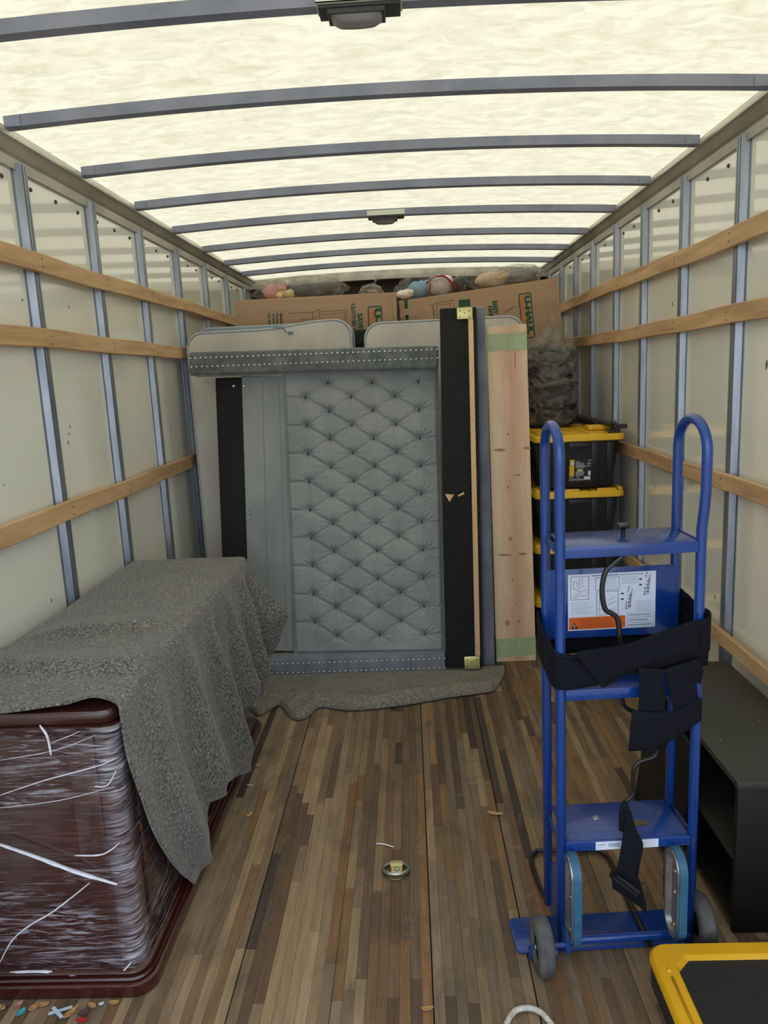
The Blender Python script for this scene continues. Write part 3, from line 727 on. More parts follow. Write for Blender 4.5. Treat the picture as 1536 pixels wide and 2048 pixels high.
# slate upholstered rail
q, n2 = quadslab([(952,613),(970,612),(990,1331),(967,1333)], 3.76, .035, .05)
rail2 = obj('bed_rail', MB().slab(q, -n2*.10), M['velvet2'], loc=(q[2]+q[3])/2, bevel=.012, segs=3)
tag(rail2, 'narrow slate blue velvet bed rail standing between black rail and pale board', 'bed rail')
# pale plank
q, n3 = quadslab([(973,653),(1053,648),(1072,1321),(993,1324)], 3.83, .04, .04)
pb = thing('lumber_board', 'pale knotty lumber board with green wrap at both ends, leaning upright beside the bed rails', 'board', (q[2]+q[3])/2)
P3 = lambda px, py, o=0: hit(px, py, (0,3.83,0), n3)+n3*o
def board_mat():
    m, n, l, b = newmat('fir_heart'); b.inputs['Roughness'].default_value = .55
    t = n.new('ShaderNodeTexCoord'); sp = n.new('ShaderNodeSeparateXYZ'); l.new(t.outputs['Object'], sp.inputs[0])
    nz = n.new('ShaderNodeTexNoise'); mp = n.new('ShaderNodeMapping'); mp.inputs['Scale'].default_value = (1.5,1,.9); l.new(t.outputs['Object'], mp.inputs[0]); l.new(mp.outputs[0], nz.inputs[0]); nz.inputs['Scale'].default_value = 4; nz.inputs['Detail'].default_value = 3
    ma = n.new('ShaderNodeMath'); ma.operation = 'MULTIPLY_ADD'; l.new(nz.outputs['Fac'], ma.inputs[0]); ma.inputs[1].default_value = .09; l.new(sp.outputs[0], ma.inputs[2])
    r = n.new('ShaderNodeValToRGB'); mr = n.new('ShaderNodeMapRange'); mr.inputs[1].default_value = -.08; mr.inputs[2].default_value = .17; l.new(ma.outputs[0], mr.inputs[0]); l.new(mr.outputs[0], r.inputs[0])
    E = r.color_ramp.elements; E[0].position = 0; E[0].color = (.82,.61,.39,1); E[1].position = 1; E[1].color = (.80,.58,.36,1)
    for p, c in ((.22,(.78,.57,.37,1)),(.40,(.70,.45,.29,1)),(.52,(.62,.37,.235,1)),(.64,(.69,.44,.28,1)),(.80,(.78,.57,.36,1))): k = E.new(p); k.color = c
    g = n.new('ShaderNodeTexNoise'); mg = n.new('ShaderNodeMapping'); mg.inputs['Scale'].default_value = (120,120,3); l.new(t.outputs['Object'], mg.inputs[0]); l.new(mg.outputs[0], g.inputs[0]); g.inputs['Scale'].default_value = 1; g.inputs['Detail'].default_value = 4
    q = n.new('ShaderNodeMapRange'); q.inputs[3].default_value = .82; q.inputs[4].default_value = 1.15; l.new(g.outputs['Fac'], q.inputs[0])
    mu = n.new('ShaderNodeMix'); mu.data_type = 'RGBA'; mu.blend_type = 'MULTIPLY'; mu.inputs[0].default_value = 1; l.new(r.outputs[0], mu.inputs[6]); l.new(q.outputs[0], mu.inputs[7]); l.new(mu.outputs[2], b.inputs['Base Color']); return m
M['fir'] = board_mat()
M['knot'] = mat('knot', (.34,.17,.09,1), (.44,.25,.14,1), (60,60,60), rough=.6)
obj('plank_body', MB().slab(q, -n3*.038), M['fir'], pb, bevel=.002)
kb = MB()
for (px, py, w, h) in ((1015,1246,5,6),(1021,1078,4,5),(1000,900,12,3),(1054,896,9,2.5),(1010,1110,14,2.5),(1045,1108,9,2.5),(1016,868,2,3),(1016,975,2,3),(1026,1160,2,3),(1032,1206,2,3),(1035,950,7,2),(1030,720,1.0,22),(1038,1243,3,4)):
    kb.add([P3(px+w*math.cos(a*math.pi/5), py+h*math.sin(a*math.pi/5), .0006) for a in range(10)], [tuple(range(10))])
obj('knot', kb, M['knot'], pb, fix=False)
for a in ((973,668,1053,663,1054,698,974,703),(992,1278,1071,1272,1072,1308,993,1316)):
    def fw(u, v, a=a):
        x = (a[0]+(a[2]-a[0])*u)*(1-v)+(a[6]+(a[4]-a[6])*u)*v; y = (a[1]+(a[3]-a[1])*u)*(1-v)+(a[7]+(a[5]-a[7])*u)*v
        return P3(x, y, .0022+.0012*noise.noise(Vector((u*6, v*9, a[1]))))
    obj('plastic_wrap', MB().grid(20, 14, fw), M['wrap'], pb, smooth=True)['label'] = 'green stretch wrap band'

# ------------------------------------------------------------------ mattresses
def mattress(name, x0, x1, y0, y1, z1, label, m, cat='mattress', tape=True, r=.085, sag=0):
    t = thing(name, label, cat, ((x0+x1)/2, (y0+y1)/2, 0))
    pts = []
    for (cx, cz, a0) in ((x1-r, r*.4, -90), (x1-r, z1-r, 0), (x0+r, z1-r, 90), (x0+r, r*.4, 180)):
        rr = r if cz > .2 else r*.4
        for i in range(8):
            a = math.radians(a0+90*i/7); pts.append((cx+(0 if cz > .2 else (r-rr)*(1 if cx > (x0+x1)/2 else -1))+rr*math.cos(a), cz+rr*math.sin(a)))
    n = len(pts)
    mb = MB()
    inner = [((x-(x0+x1)/2)*.985+(x0+x1)/2, (z-z1/2)*.992+z1/2) for x, z in pts]
    def sg(P): return [(x, z-(sag*(1-smoothstep(x0+.45*(x1-x0), x0+.85*(x1-x0), x)) if z > z1-r*1.2 else 0)) for x, z in P]
    # extra points along the top so the edge can slump
    top = [(x1-r-(x1-x0-2*r)*i/14, z1) for i in range(1, 14)]
    pts = pts[:16]+top+pts[16:]; n = len(pts)
    inner = [((x-(x0+x1)/2)*.985+(x0+x1)/2, (z-z1/2)*.992+z1/2) for x, z in pts]
    fpts, finner = sg(pts), sg(inner)
    lv = [(finner, y0-.0), (fpts, y0+.010), (pts, y1-.010), (inner, y1)]
    vs = [(x, y, z) for p, y in lv for x, z in p]; fs = []; 
    for j in range(3):
        for i in range(n): fs.append((j*n+i, j*n+(i+1) % n, (j+1)*n+(i+1) % n, (j+1)*n+i))
    mb.add(vs, fs, 1); mb.add([(x, y0, z) for x, z in finner], [tuple(range(n))], 0); mb.add([(x, y1, z) for x, z in inner], [tuple(range(n-1,-1,-1))], 0)
    obj('body', mb, [m[0], m[1]], t, smooth='auto')
    if tape:
        for y in (y0+.006, y1-.006):
            obj('piping', MB().tube([(x, y, z) for x, z in (fpts if y < (y0+y1)/2 else pts)], .0065, 6, closed=True), m[2], t, smooth=True)
    return t
def topz(px, py, Y): return atY(px, py, Y).z
m1 = mattress('mattress', atY(384,800,4.20).x, atY(704,700,4.20).x, 4.20, 4.40, 1.850, 'cream mattress standing upright on the left, blue border along its top', [M['mattress'], M['matside'], M['piping']], sag=.034)
tg = MB().slab([atY(576,663,4.196), atY(586,663,4.196), atY(586,669,4.196), atY(576,669,4.196)], (0,.003,0)).tube(spline([atY(540,652,4.19), atY(556,655,4.188), atY(566,656,4.19), atY(574,665,4.194)], 5), .003, 6)
obj('care_tag', tg, M['matside'], m1)
m2 = mattress('mattress', atY(731,700,4.20).x,   .645, 4.20, 4.40, 1.822, 'pale grey mattress standing upright behind the bed rails, right of the gap', [M['mattress'], M['matside'], M['piping']])
m3 = mattress('mattress', -1.15, -.06, 4.42, 4.76, 1.800, 'dark ribbed mattress glimpsed in the gap between the two pale mattresses', [M['ribbed'], M['ribbed'], M['ribbed']], tape=False)
rb = MB()
for i in range(24):
    z = 1.28+i*.02
    rb.tube([(-.42, 4.418, z-.05), (-.08, 4.418, z+.03)], .006, 5, flat=.6)
M['rib'] = mat('rib_fabric', (.035,.038,.042,1), rough=.9)
obj('rib', rb, M['rib'], m3)

# ------------------------------------------------------------------ cardboard boxes
def carton(name, x0, x1, y0, y1, z0, z1, label, ang=0, piv=None):
    piv = piv or ((x0+x1)/2, (y0+y1)/2, z0)
    t = thing(name, label, 'box', piv)
    mb = MB().box(x0, x1, y0, y1, z0, z1); mb.rot(piv, 'Y', ang); obj('carton_body', mb, M['card'], t, bevel=.003)
    return t, piv
DN = Vector((0,0,-1)); RT = Vector((1,0,0))
# left box: front face Y=4.45
xa, xb = atY(470,620,4.45).x, atY(792,600,4.45).x
cb1, pv = carton('cardboard_box', xa, xb, 4.45, 5.05, 1.804, 2.005, 'long brown moving carton with green print, lying on the left mattresses')
fy1 = 4.4492
def A1(px, py): p = atY(px, py, 4.45); return p
pr = MB()
def bar(mb, a, b, w, Y, mi, o=.0006):
    """printed line from a to b (points on the face), width w"""
    a, b = Vector(a), Vector(b); d = (b-a).normalized(); s = Vector((-d.z, 0, d.x))*w/2; off = Vector((0,-o,0))
    mb.add([a-s+off, b-s+off, b+s+off, a+s+off], [(0,1,2,3)], mi)
def rframe(mb, cx0, cx1, cz0, cz1, r, w, Y, mi):
    o = rrect(cx0, cx1, cz0, cz1, r, 4); i = rrect(cx0+w, cx1-w, cz0+w, cz1-w, max(.001, r-w), 4); n = len(o)
    mb.add([(x, Y, z) for x, z in o]+[(x, Y, z) for x, z in i], [(k, (k+1) % n, n+(k+1) % n, n+k) for k in range(n)], mi)
lx = A1(735,614).x; lx2 = A1(764,614).x; lz = A1(750,612).z; W = lx2-lx
rframe(pr, lx, lx2, lz-.40, lz, .012, .007, fy1, 0)
pr.add([(lx+W*.17, fy1, lz-.012), (lx+W*.36, fy1, lz-.012), (lx+W*.36, fy1, lz-.19), (lx+W*.17, fy1, lz-.19)], [(0,1,2,3)], 1)
pr.text('U-HAUL', (lx+W*.46, fy1, lz-.014), DN*1.55, RT, W*.58, .003, mi=0)
pr.text('CLOTHES FRESH', (A1(703,612).x, fy1, A1(703,607).z), DN, RT, .030, .0012, mi=0)
pr.text('SAVE', (A1(715,627).x, fy1, A1(715,627).z), DN, RT, .040, .002, mi=0)
for (px, tx) in ((538,'No folding'), (547,'of wardrobe'), (554,'Protects'), (562,'Mobile')):
    pr.text(('\u2022 ' if px != 547 else '  ')+tx, (A1(px,624).x-.008, fy1, A1(px,623).z), DN, RT, .021, .0008, mi=0)
for a, b in (((578,627),(626,624)),((640,624),(692,620)),((641,629),(690,626)),((692,620),(686,645)),((696,621),(690,645)),((626,624),(626,640)),((639,618),(640,640)),((626,624),(639,618)),((626,637),(640,630)),((600,640),(626,637))):
    bar(pr, A1(*a), A1(*b), .0028, 0, 2)
# clip prints to the box face: everything lies above z0 by construction of the box, lower part hidden behind the mattress
me_keep = MB()
for f, mi in zip(pr.f, pr.m):
    if max(pr.v[i].z for i in f) > 1.812: me_keep.add([(pr.v[i].x, pr.v[i].y, max(1.806, pr.v[i].z)) for i in f], [tuple(range(len(f)))], mi)
obj('print', me_keep, [M['green'], M['orange'], M['ink']], cb1, fix=False)
obj('flap_seam', MB().box(xb-.02, xb-.001, 4.446, 4.4495, 1.81, 2.0), M['card'], cb1, bevel=.001)

# right box, tilted, behind the clear clothes bag
FY = 4.82
p00 = atY(797,602,FY); p10 = atY(1115,555,FY); ang = math.atan2(p10.z-p00.z, p10.x-p00.x)
L2 = (p10-p00).length; HB = .46
sup_z = p00.z-HB-.02
cb2 = thing('cardboard_box', 'tilted brown moving carton with green-framed logo, upper right of the pile', 'box', (p00.x+L2/2, FY+.28, sup_z+.1))
ex = Vector((math.cos(ang), 0, math.sin(ang))); ez = Vector((-math.sin(ang), 0, math.cos(ang)))
mb = MB().slab([p00, p10, p10-ez*HB, p00-ez*HB], (0,.5,0)); obj('carton_body', mb, M['card'], cb2, bevel=.003)
G = lambda px, py: atY(px, py, FY)
pr = MB(); fo = Vector((0,-.0012,0))
def loc2(px, py): d = G(px, py)-p00; return d.dot(ex), d.dot(ez)
def W2(u, v): return p00+ex*u+ez*v+fo
u0, v0 = loc2(1036,588); u1, _ = loc2(1062,585); 
o = rrect(u0, u1, v0-.275, v0, .016, 4); i_ = rrect(u0+.007, u1-.007, v0-.275+.007, v0-.007, .010, 4); n = len(o)
pr.add([W2(*q) for q in o]+[W2(*q) for q in i_], [(k, (k+1) % n, n+(k+1) % n, n+k) for k in range(n)], 0)
w = u1-u0
pr.add([W2(u0+w*.18, v0-.016), W2(u0+w*.37, v0-.016), W2(u0+w*.37, v0-.26), W2(u0+w*.18, v0-.26)], [(0,1,2,3)], 1)
pr.text('U-HAUL', W2(u0+w*.45, v0-.018), -ez*1.42, ex, w*.56, .003, mi=0)
for (tx, px, py, s, b) in (('EASY', 986,602,.036,.002), ('HANDLE', 977,612,.036,.002)):
    u, v = loc2(px, py); pr.text(tx, W2(u-.002, v), -ez, ex, s, b, mi=0)
for (a, b, c, d) in (((917,600),(940,598),(941,612),(918,614)), ((808,600),(815,599),(816,617),(809,618)), ((811,631),(817,630),(817,640),(811,640))):
    pr.add([G(*a)+fo, G(*b)+fo, G(*c)+fo, G(*d)+fo], [(0,1,2,3)], 0)
for a, b in (((864,610),(870,632)),((873,606),(905,600)),((905,600),(908,614)),((873,606),(875,640)),((878,611),(900,607)),((900,607),(901,616)),((862,610),(873,606)),((866,612),(868,640)),((1008,625),(1030,612)),((1018,622),(1024,615))):
    bar(pr, G(*a), G(*b), .0028, 0, 2, .0014)
obj('print', pr, [M['green'], M['orange'], M['ink']], cb2, fix=False)
obj('packing_tape', MB().slab([G(800,618)+fo, G(839,614)+fo, G(836,630)+fo, G(800,636)+fo], (0,.0008,0)), M['packtape'], cb2)
# upright carton under it, hidden by mattresses and bag
cz = (p00-ez*HB).z
cb3, _ = carton('cardboard_box', .02, .98, FY+.02, FY+.48, 0, cz-.002, 'plain brown carton standing under the tilted carton, behind the totes')

# ------------------------------------------------------------------ bags and soft toys on top
def blob_bag(name, c, rx, ry, rz, label, m=None, seed=0, knot=None, group=None):
    def f(u, v):
        t = math.pi*v; p = 2*math.pi*u
        d = Vector((math.sin(t)*math.cos(p), math.sin(t)*math.sin(p), math.cos(t)))
        k = 1+.22*noise.noise(d*2.1+Vector((seed, 0, 0)))+.07*noise.noise(d*6+Vector((0, seed, 0)))+.02*noise.noise(d*16)
        z = d.z*rz*k
        return Vector((c[0]+d.x*rx*k, c[1]+d.y*ry*k, max(c[2]-rz*.72, c[2]+z)))
    mb = MB().grid(48, 30, f)
    if knot:
        mb.tube(spline([(c[0]+knot[0]*.4, c[1], c[2]+rz*.7), (c[0]+knot[0], c[1]-.02, c[2]+knot[1]*.7), (c[0]+knot[0]*1.4, c[1]-.02, c[2]+knot[1])], 5), [.02,.016,.012,.010,.008,.009,.012,.016,.02,.022,.024], 8, flat=.5)
    o = obj(name, mb, m or M['bag'], loc=c, smooth=True); return tag(o, label, 'bag', group)
def toy(c, rx, ry, rz, col, label, ears=2, seed=0):
    c = (c[0], c[1], c[2]+.010)
    t = thing('plush_toy', label, 'toy', (c[0], c[1], c[2]-rz))
    m = mat('plush', col, tuple(min(1, x*1.2) for x in col[:3])+(1,), (40,40,40), rough=1, sheen=.5, bump=.4, bscale=(90,90,90))
    obj('body', MB().ball(c, rx, ry, rz, 18, 12, .15, 2, seed), m, t, smooth=True)
    obj('head', MB().ball((c[0]+rx*.55, c[1]-ry*.45, c[2]+rz*.35), rx*.5, ry*.5, rz*.6, 14, 9), m, t, smooth=True)
    for s in range(ears): obj('ear', MB().ball((c[0]+rx*(.3+.5*s), c[1]-ry*.4, c[2]+rz*.85), rx*.17, ry*.15, rz*.25, 8, 6), m, t, smooth=True)
    return t
zt1 = 2.005
def up(px, py, Y): return atY(px, py, Y)
p = up(548,590,4.62); toy((p.x, 4.64, zt1+.045), .075, .06, .045, (.62,.30,.27,1), 'dusty pink plush toy in the clear bag, far left on the carton', 2, 1)
p = up(562,598,4.60); toy((p.x, 4.60, zt1+.022), .028, .03, .022, (.75,.60,.28,1), 'pale yellow plush toy beside the pink one in the bag', 1, 2)
p = up(578,595,4.60); toy((p.x, 4.60, zt1+.025), .032, .03, .025, (.80,.66,.32,1), 'rounder yellow plush toy right of the pale yellow one', 1, 3)
p = up(620,590,4.66); toy((p.x+.02, 4.70, zt1+.05), .15, .08, .048, (.10,.105,.09,1), 'dark olive grey plush heap in the left clear bag', 0, 4)
p = up(575,577,4.62); toy((p.x, 4.62, zt1+.095), .016, .016, .014, (.75,.70,.62,1), 'tiny white plush ball on top of the left bag', 0, 9)
p = up(598,585,4.64); blob_bag('plastic_bag', (p.x, 4.68, zt1+.062), .28, .13, .082, 'clear bag of plush toys on the left carton', seed=3)
p = up(742,585,4.64); blob_bag('plastic_bag', (p.x, 4.68, zt1+.032), .07, .07, .045, 'small knotted clear bag end sticking up behind the left carton', m=M['bagmilky'], seed=5, knot=(.03,.085))
def top2(px): # height of the tilted box top at pixel column
    t = (px-797)/(1115-797); return p00+(p10-p00)*t
q = top2(838); toy((q.x, 5.0, q.z+.055), .07, .07, .055, (.22,.42,.62,1), 'light blue plush toy on the tilted carton, left end', 2, 5)
q = top2(812); toy((q.x-.005, 4.93, q.z+.035), .055, .05, .028, (.74,.68,.56,1), 'cream plush toy at the lower left end of the tilted carton', 1, 6)
tt = top2(882)
t = toy((tt.x, 4.98, tt.z+.062), .085, .07, .062, (.72,.66,.60,1), 'white plush with a red lettered pattern on the tilted carton', 0, 7)
M['red'] = flat('red_cloth', (.36,.02,.02,1))
rd = MB()
rd.tube(spline([(tt.x-.08, 4.925, tt.z+.085), (tt.x-.03, 4.908, tt.z+.118), (tt.x+.03, 4.905, tt.z+.118), (tt.x+.07, 4.91, tt.z+.085), (tt.x+.10, 4.92, tt.z+.045)], 6), .011, 7, flat=.5)
rd.tube([(tt.x-.065, 4.906, tt.z+.02), (tt.x-.060, 4.905, tt.z+.08)], .012, 7, flat=.5)
obj('red_trim', rd, M['red'], t, smooth=True)['label'] = 'red trim'
q = top2(918); toy((q.x+.01, 4.97, q.z+.05), .05, .06, .048, (.07,.06,.055,1), 'dark brown plush between the red-white and beige ones', 1, 8)
q = top2(990); toy((q.x, 4.98, q.z+.05), .105, .08, .050, (.68,.50,.33,1), 'beige plush toy in a clear bag, right of the red-white one', 1, 10)
q = top2(1050); toy((q.x, 4.98, q.z+.045), .10, .08, .045, (.20,.23,.24,1), 'grey plush in the clear bag at the right end of the tilted carton', 0, 11)
q = top2(860); blob_bag('plastic_bag', (q.x, 5.0, q.z+.075), .20, .13, .085, 'clear bag over the blue and red-white plush toys', seed=8)
q = top2(985); blob_bag('plastic_bag', (q.x, 5.0, q.z+.065), .14, .13, .075, 'clear bag around the beige plush toy', seed=11)
q = top2(1048); blob_bag('plastic_bag', (q.x, 5.0, q.z+.062), .14, .12, .072, 'crinkled clear bag at the upper right corner of the pile', m=M['bagmilky'], seed=13)

# ------------------------------------------------------------------ stacked totes
TX0, TX1, TY0, TD = .655, 1.130, 3.95, .74
TXc = (TX0+TX1)/2
def tote(z, label, stick=False):
    t = thing('storage_tote', label, 'storage bin', (TXc, TY0+TD/2, z), None)
    H = .262
    def rr(g, r=.03): return rrect(TX0+g, TX1-g, TY0+g, TY0+TD-g, r, 5)
    obj('tub', loft(MB(), [(rr(.052), z), (rr(.048), z+.01), (rr(.026), z+H-.02), (rr(.018), z+H-.018), (rr(.018), z+H)]), M['tote'], t, smooth='auto')
    for x in (TX0+.07, TX0+.135, TX1-.155, TX1-.075):
        rib = MB().slab([(x-.018, TY0+.0275, z+H-.02), (x+.018, TY0+.0275, z+H-.02), (x+.014, TY0+.047, z+.02), (x-.014, TY0+.047, z+.02)], (0,-.007,0)); obj('rib', rib, M['tote'], t, bevel=.002)
    obj('handle', MB().box(TXc-.06, TXc+.06, TY0+.004, TY0+.024, z+H-.045, z+H-.018), M['tote'], t, bevel=.004)
    return t
def lid(t, z, top=False):
    def rr(g, r=.045): return rrect(TX0+g, TX1-g, TY0+g, TY0+TD-g, r, 6)
    L = obj('lid', loft(MB(), [(rr(.004), z-.008), (rr(-.001), z-.004), (rr(0), z+.020), (rr(.006), z+.027), (rr(.014), z+.027), (rr(.020), z+.018), (rr(.05), z+.016)]), M['yellow'], t, smooth='auto')
    mb = MB()
    for i in range(3):
        for j in range(4):
            xa = TX0+.052+i*.127; ya = TY0+.055+j*.162; mb.box(xa, xa+.117, ya, ya+.150, z+.0162, z+.024)
    obj('lid_panel', mb, M['yellow'], L, bevel=.003)
    tbs = [(TX0+a, TX0+b, TY0+.008, TY0+.030) for (a, b) in ((.16,.235),(.33,.43))]+[(xx, xx+.022, TY0+b, TY0+b+.08) for b in (.03, .60) for xx in (TX0+.008, TX1-.030)]
    if not top:
        for q in tbs: obj('tab', MB().box(*q, z+.024, z+.040), M['yellow'], L, bevel=.002)
    return L
zs = [0.0, .3005, .601, .9015]
names = ['black storage tote with yellow lid, on the floor at the bottom of the stack', 'black storage tote with yellow lid, second from the floor', 'black storage tote with yellow lid, second from the top of the stack', 'black storage tote with yellow lid and product sticker, topmost of the stack']
for i, z in enumerate(zs):
    t = tote(z, names[i]); t['group'] = 'stacked yellow-lidded totes'; L = lid(t, z+.2585, i == 3)
    if i == 3:
        st = MB(); fYs = TY0+.028
        def sq(px0, py0, px1, py1, mi, o=.0):
            a, b = atY(px0, py0, fYs), atY(px1, py1, fYs)
            sl = lambda zz: TY0+.026+(z+.242-zz)/.232*.022-.0035-o
            st.add([(a.x, sl(b.z), b.z), (b.x, sl(b.z), b.z), (b.x, sl(a.z), a.z), (a.x, sl(a.z), a.z)], [(0,1,2,3)], mi)
        sq(1138,918,1185,964,0)
        for r in ((1140,920,1149.5,925,1),(1141,925.5,1149,930,2),(1139.5,931,1149,953,1),(1152,923,1160,927,3),(1152,926.5,1168,931,3),(1152,931,1170,936,3),(1155,938.5,1166,944,4),(1152,944,1169,948,3),(1152,949,1168,952,3),(1177,920,1183,922,3),(1175,925,1182,929,3),(1170,931,1181,933,3),(1177,942,1182,951,2),(1169,953.5,1181.5,959.5,2),(1154,954,1160,956,3),(1139,955,1147,957,3),(1139,959,1168,961,3)): sq(*r, .0006)
        s_ = obj('sticker', st, [M['black'], M['yellow'], M['paper'], flat('sticker_grey', (.28,.29,.28,1)), flat('sticker_cream', (.65,.55,.30,1))], t, fix=False); s_['label'] = 'black and yellow product sticker'
# latch block on the topmost lid
lt = MB()
p = atZ(1215,850,1.2)
lt.box(TX1-.135, TX1-.02, 4.20, 4.30, 1.187, 1.212).box(TX1-.125, TX1-.11, 4.19, 4.205, 1.187, 1.205).box(TX1-.075, TX1-.06, 4.19, 4.205, 1.187, 1.205)
obj('latch', lt, M['yellow'], L, bevel=.003)

# folded black stand lying on the totes along the wall
st = thing('folding_stand', 'thin folded black metal stand lying along the wall on the topmost tote', 'stand', (1.10, 4.5, 1.19))
zb = 1.20
obj('bar', MB().box(1.075, 1.130, 3.97, 5.30, zb+.012, zb+.026).box(1.060, 1.074, 4.30, 5.28, zb-.008, zb+.022), M['dark'], st, bevel=.002)
obj('clamp', MB().box(1.050, 1.110, 3.985, 4.045, zb-.010, zb+.010).ball((1.085, 4.03, zb+.036), .016, .02, .012, 10, 7, .4, 3).box(1.075, 1.135, 3.955, 3.975, zb+.010, zb+.034), M['rod'], st, bevel=.002)

# bag of dark clothes behind the totes
bc = (atY(1098,740,4.62).x, 4.62, 1.19)
gb = thing('garbage_bag', 'tall clear plastic bag packed with black and grey clothes, behind the yellow-lidded totes', 'bag', bc)
rg = random.Random(5)
clothc = [(.012,.012,.015,1),(.02,.02,.024,1),(.012,.018,.04,1),(.05,.05,.048,1),(.115,.11,.10,1),(.16,.155,.14,1),(.12,.12,.11,1)]
cm = [mat('garment', c, tuple(x*1.35 for x in c[:3])+(1,), (9,9,30), rough=.95) for c in clothc]
zz = 1.192; li = 0
seq = [0,1,2,0,1,3,0,5,0,4,3,5,4,3]
while li < len(seq):
    h = rg.uniform(.024, .044); sd = li*3.3; ci = seq[li]
    w = rg.uniform(.118, .148)*(1-.03*max(0, li-9)); cx_ = bc[0]+rg.uniform(-.022, .022); cy_ = bc[1]+rg.uniform(-.02, .01); tl = rg.uniform(-.16, .16); tb = rg.uniform(-.2, .2)
    def f(u, v, zz=zz, h=h, s=sd, w=w, cx_=cx_, cy_=cy_, tl=tl, tb=tb):
        t = math.pi*v; p = 2*math.pi*u; d = Vector((math.sin(t)*math.cos(p), math.sin(t)*math.sin(p), math.cos(t)))
        sx = math.copysign(abs(d.x)**.6, d.x); sy = math.copysign(abs(d.y)**.6, d.y)
        k = 1+.20*noise.noise(Vector((d.x*2+s, d.y*2, d.z)))+.12*noise.noise(Vector((d.x*6+s, d.y*6, d.z*3)))
        zo = .035*noise.noise(Vector((d.x*2.2, d.y*2.2+s, 1)))+.014*noise.noise(Vector((d.x*8, d.y*6+s, d.z*3)))
        return Vector((cx_+sx*w*k, cy_+sy*.125*k, max(1.191, zz+h*.6+d.z*h*.95+sx*w*tl+zo*(1 if li > 0 else .2))))
    obj('garment', MB().grid(44, 20, f), cm[ci], gb, smooth=True)
    zz += h; li += 1
tipz = atY(1100,632,4.62).z; topc = zz
def fb(u, v):
    p = 2*math.pi*u; z = 1.189+(tipz-1.189)*v
    w = .158 if z < topc-.02 else .158*(1-smoothstep(topc-.03, tipz, z)*.93)
    w *= 1-.25*math.exp(-(v/.03)**2)
    k = 1+.10*noise.noise(Vector((math.cos(p)*2, math.sin(p)*2, z*9)))+.05*noise.noise(Vector((math.cos(p)*5, math.sin(p)*5, z*24)))
    cx_ = math.copysign(abs(math.cos(p))**.75, math.cos(p)); sy = math.copysign(abs(math.sin(p))**.75, math.sin(p))
    lean = .02*smoothstep(topc, tipz, z)
    return Vector((bc[0]+.004+lean+cx_*w*k, bc[1]+sy*w*.9*k, z))
obj('plastic_bag', MB().grid(54, 54, fb), bag_mat('bag_film', (.40,.38,.34,1), .27), gb, smooth=True)

# ------------------------------------------------------------------ blue appliance hand truck
TXL, TXR, TN, TF, TR = .353, .698, 1.78, 1.93, .0125
YAW = math.radians(3)
ht = thing('hand_truck', 'tall blue steel appliance hand truck standing upright with black straps wound round it', 'hand truck', (TXL, TN, 0)); ht.rotation_euler = (0, 0, YAW); HTM = Matrix.Rotation(YAW, 3, 'Z'); HTP = Vector((TXL, TN, 0))
def hY(px, py, Yl):
    """point in the hand truck's own (unrotated) frame"""
    w = hit(px, py, HTP+HTM @ Vector((0, Yl-TN, 0)), HTM @ Vector((0, 1, 0))); return HTP + HTM.inverted() @ (w-HTP)
def hZ(px, py, z): w = atZ(px, py, z); return HTP + HTM.inverted() @ (w-HTP)
def rrect3(x0, x1, y0, y1, r, z): return [(x, y, z) for x, y in rrect(x0, x1, y0, y1, r)]
for X, s in ((TXL, -1), (TXR, 1)):
    zt = 1.335
    path = [(X, TN, .012), (X, TN, .45), (X, TN, .9), (X, TN, 1.11), (X, TN-.002, 1.15), (X+s*.002, TN-.008, 1.20), (X+s*.003, TN-.012, 1.25), (X+s*.003, TN-.012, 1.30)]
    cy = (TN-.012+TF)/2; ry = (TF-TN+.012)/2
    for a in range(0, 181, 15):
        r = math.radians(a); path.append((X+s*.003*(1-a/180), cy-ry*math.cos(r), zt+.072*math.sin(r)))
    path += [(X, TF, 1.2), (X, TF, .6), (X, TF, .03)]
    obj('frame_tube', MB().tube(path, TR, 16), M['blue'], ht, smooth=True)
def shelf(z, drop=.030):
    return MB().box(TXL+.012, TXR-.012, TN-.008, TF+.008, z-.003, z).box(TXL+.010, TXR-.010, TN-.012, TN-.008, z-drop, z).box(TXL-.004, TXL, TN, TF, z-drop+.004, z-.002).box(TXR, TXR+.004, TN, TF, z-drop+.004, z-.002)
for z in (1.118, .752, .333):
    sh = obj('cross_shelf', shelf(z, .028), M['blue'], ht, bevel=.0015)
    if z == .333:
        bl2 = MB()
        for (x, y) in ((.47, 1.868), (.562, 1.878)): bl2.lathe([(0,.010),(.002,.009),(.003,.005),(.005,.005),(.005,0)], (x, y, z), 'z', 8)
        obj('bolt', bl2, M['galv'], sh)
        tgp = MB().box(.533, .598, 1.822, 1.842, z, z+.0025); obj('tag_plate', tgp, M['brass'], sh)
        sk = MB()
        def stick(x0, x1, z0, z1, mi, o=0): sk.add([(x0, TN-.0125-o, z0), (x1, TN-.0125-o, z0), (x1, TN-.0125-o, z1), (x0, TN-.0125-o, z1)], [(0,1,2,3)], mi)
        sx0, sx1 = .440, .604
        stick(sx0, sx1, z-.0265, z-.003, 0); r5 = random.Random(2)
        stick(sx0+.004, sx0+.026, z-.013, z-.011, 1, .0003); stick(sx0+.004, sx0+.022, z-.020, z-.0185, 2, .0003)
        x = sx0+.034
        while x < sx0+.064:
            w = r5.uniform(.0006, .0022); stick(x, x+w, z-.019, z-.008, 1, .0003); x += w+r5.uniform(.0008, .002)
        for q in range(4): stick(sx1-.055, sx1-.006, z-.021+q*.0043, z-.0198+q*.0043, 2, .0003)
        obj('sticker', sk, [M['paper'], M['lblink'], M['lblfine']], sh, fix=False)
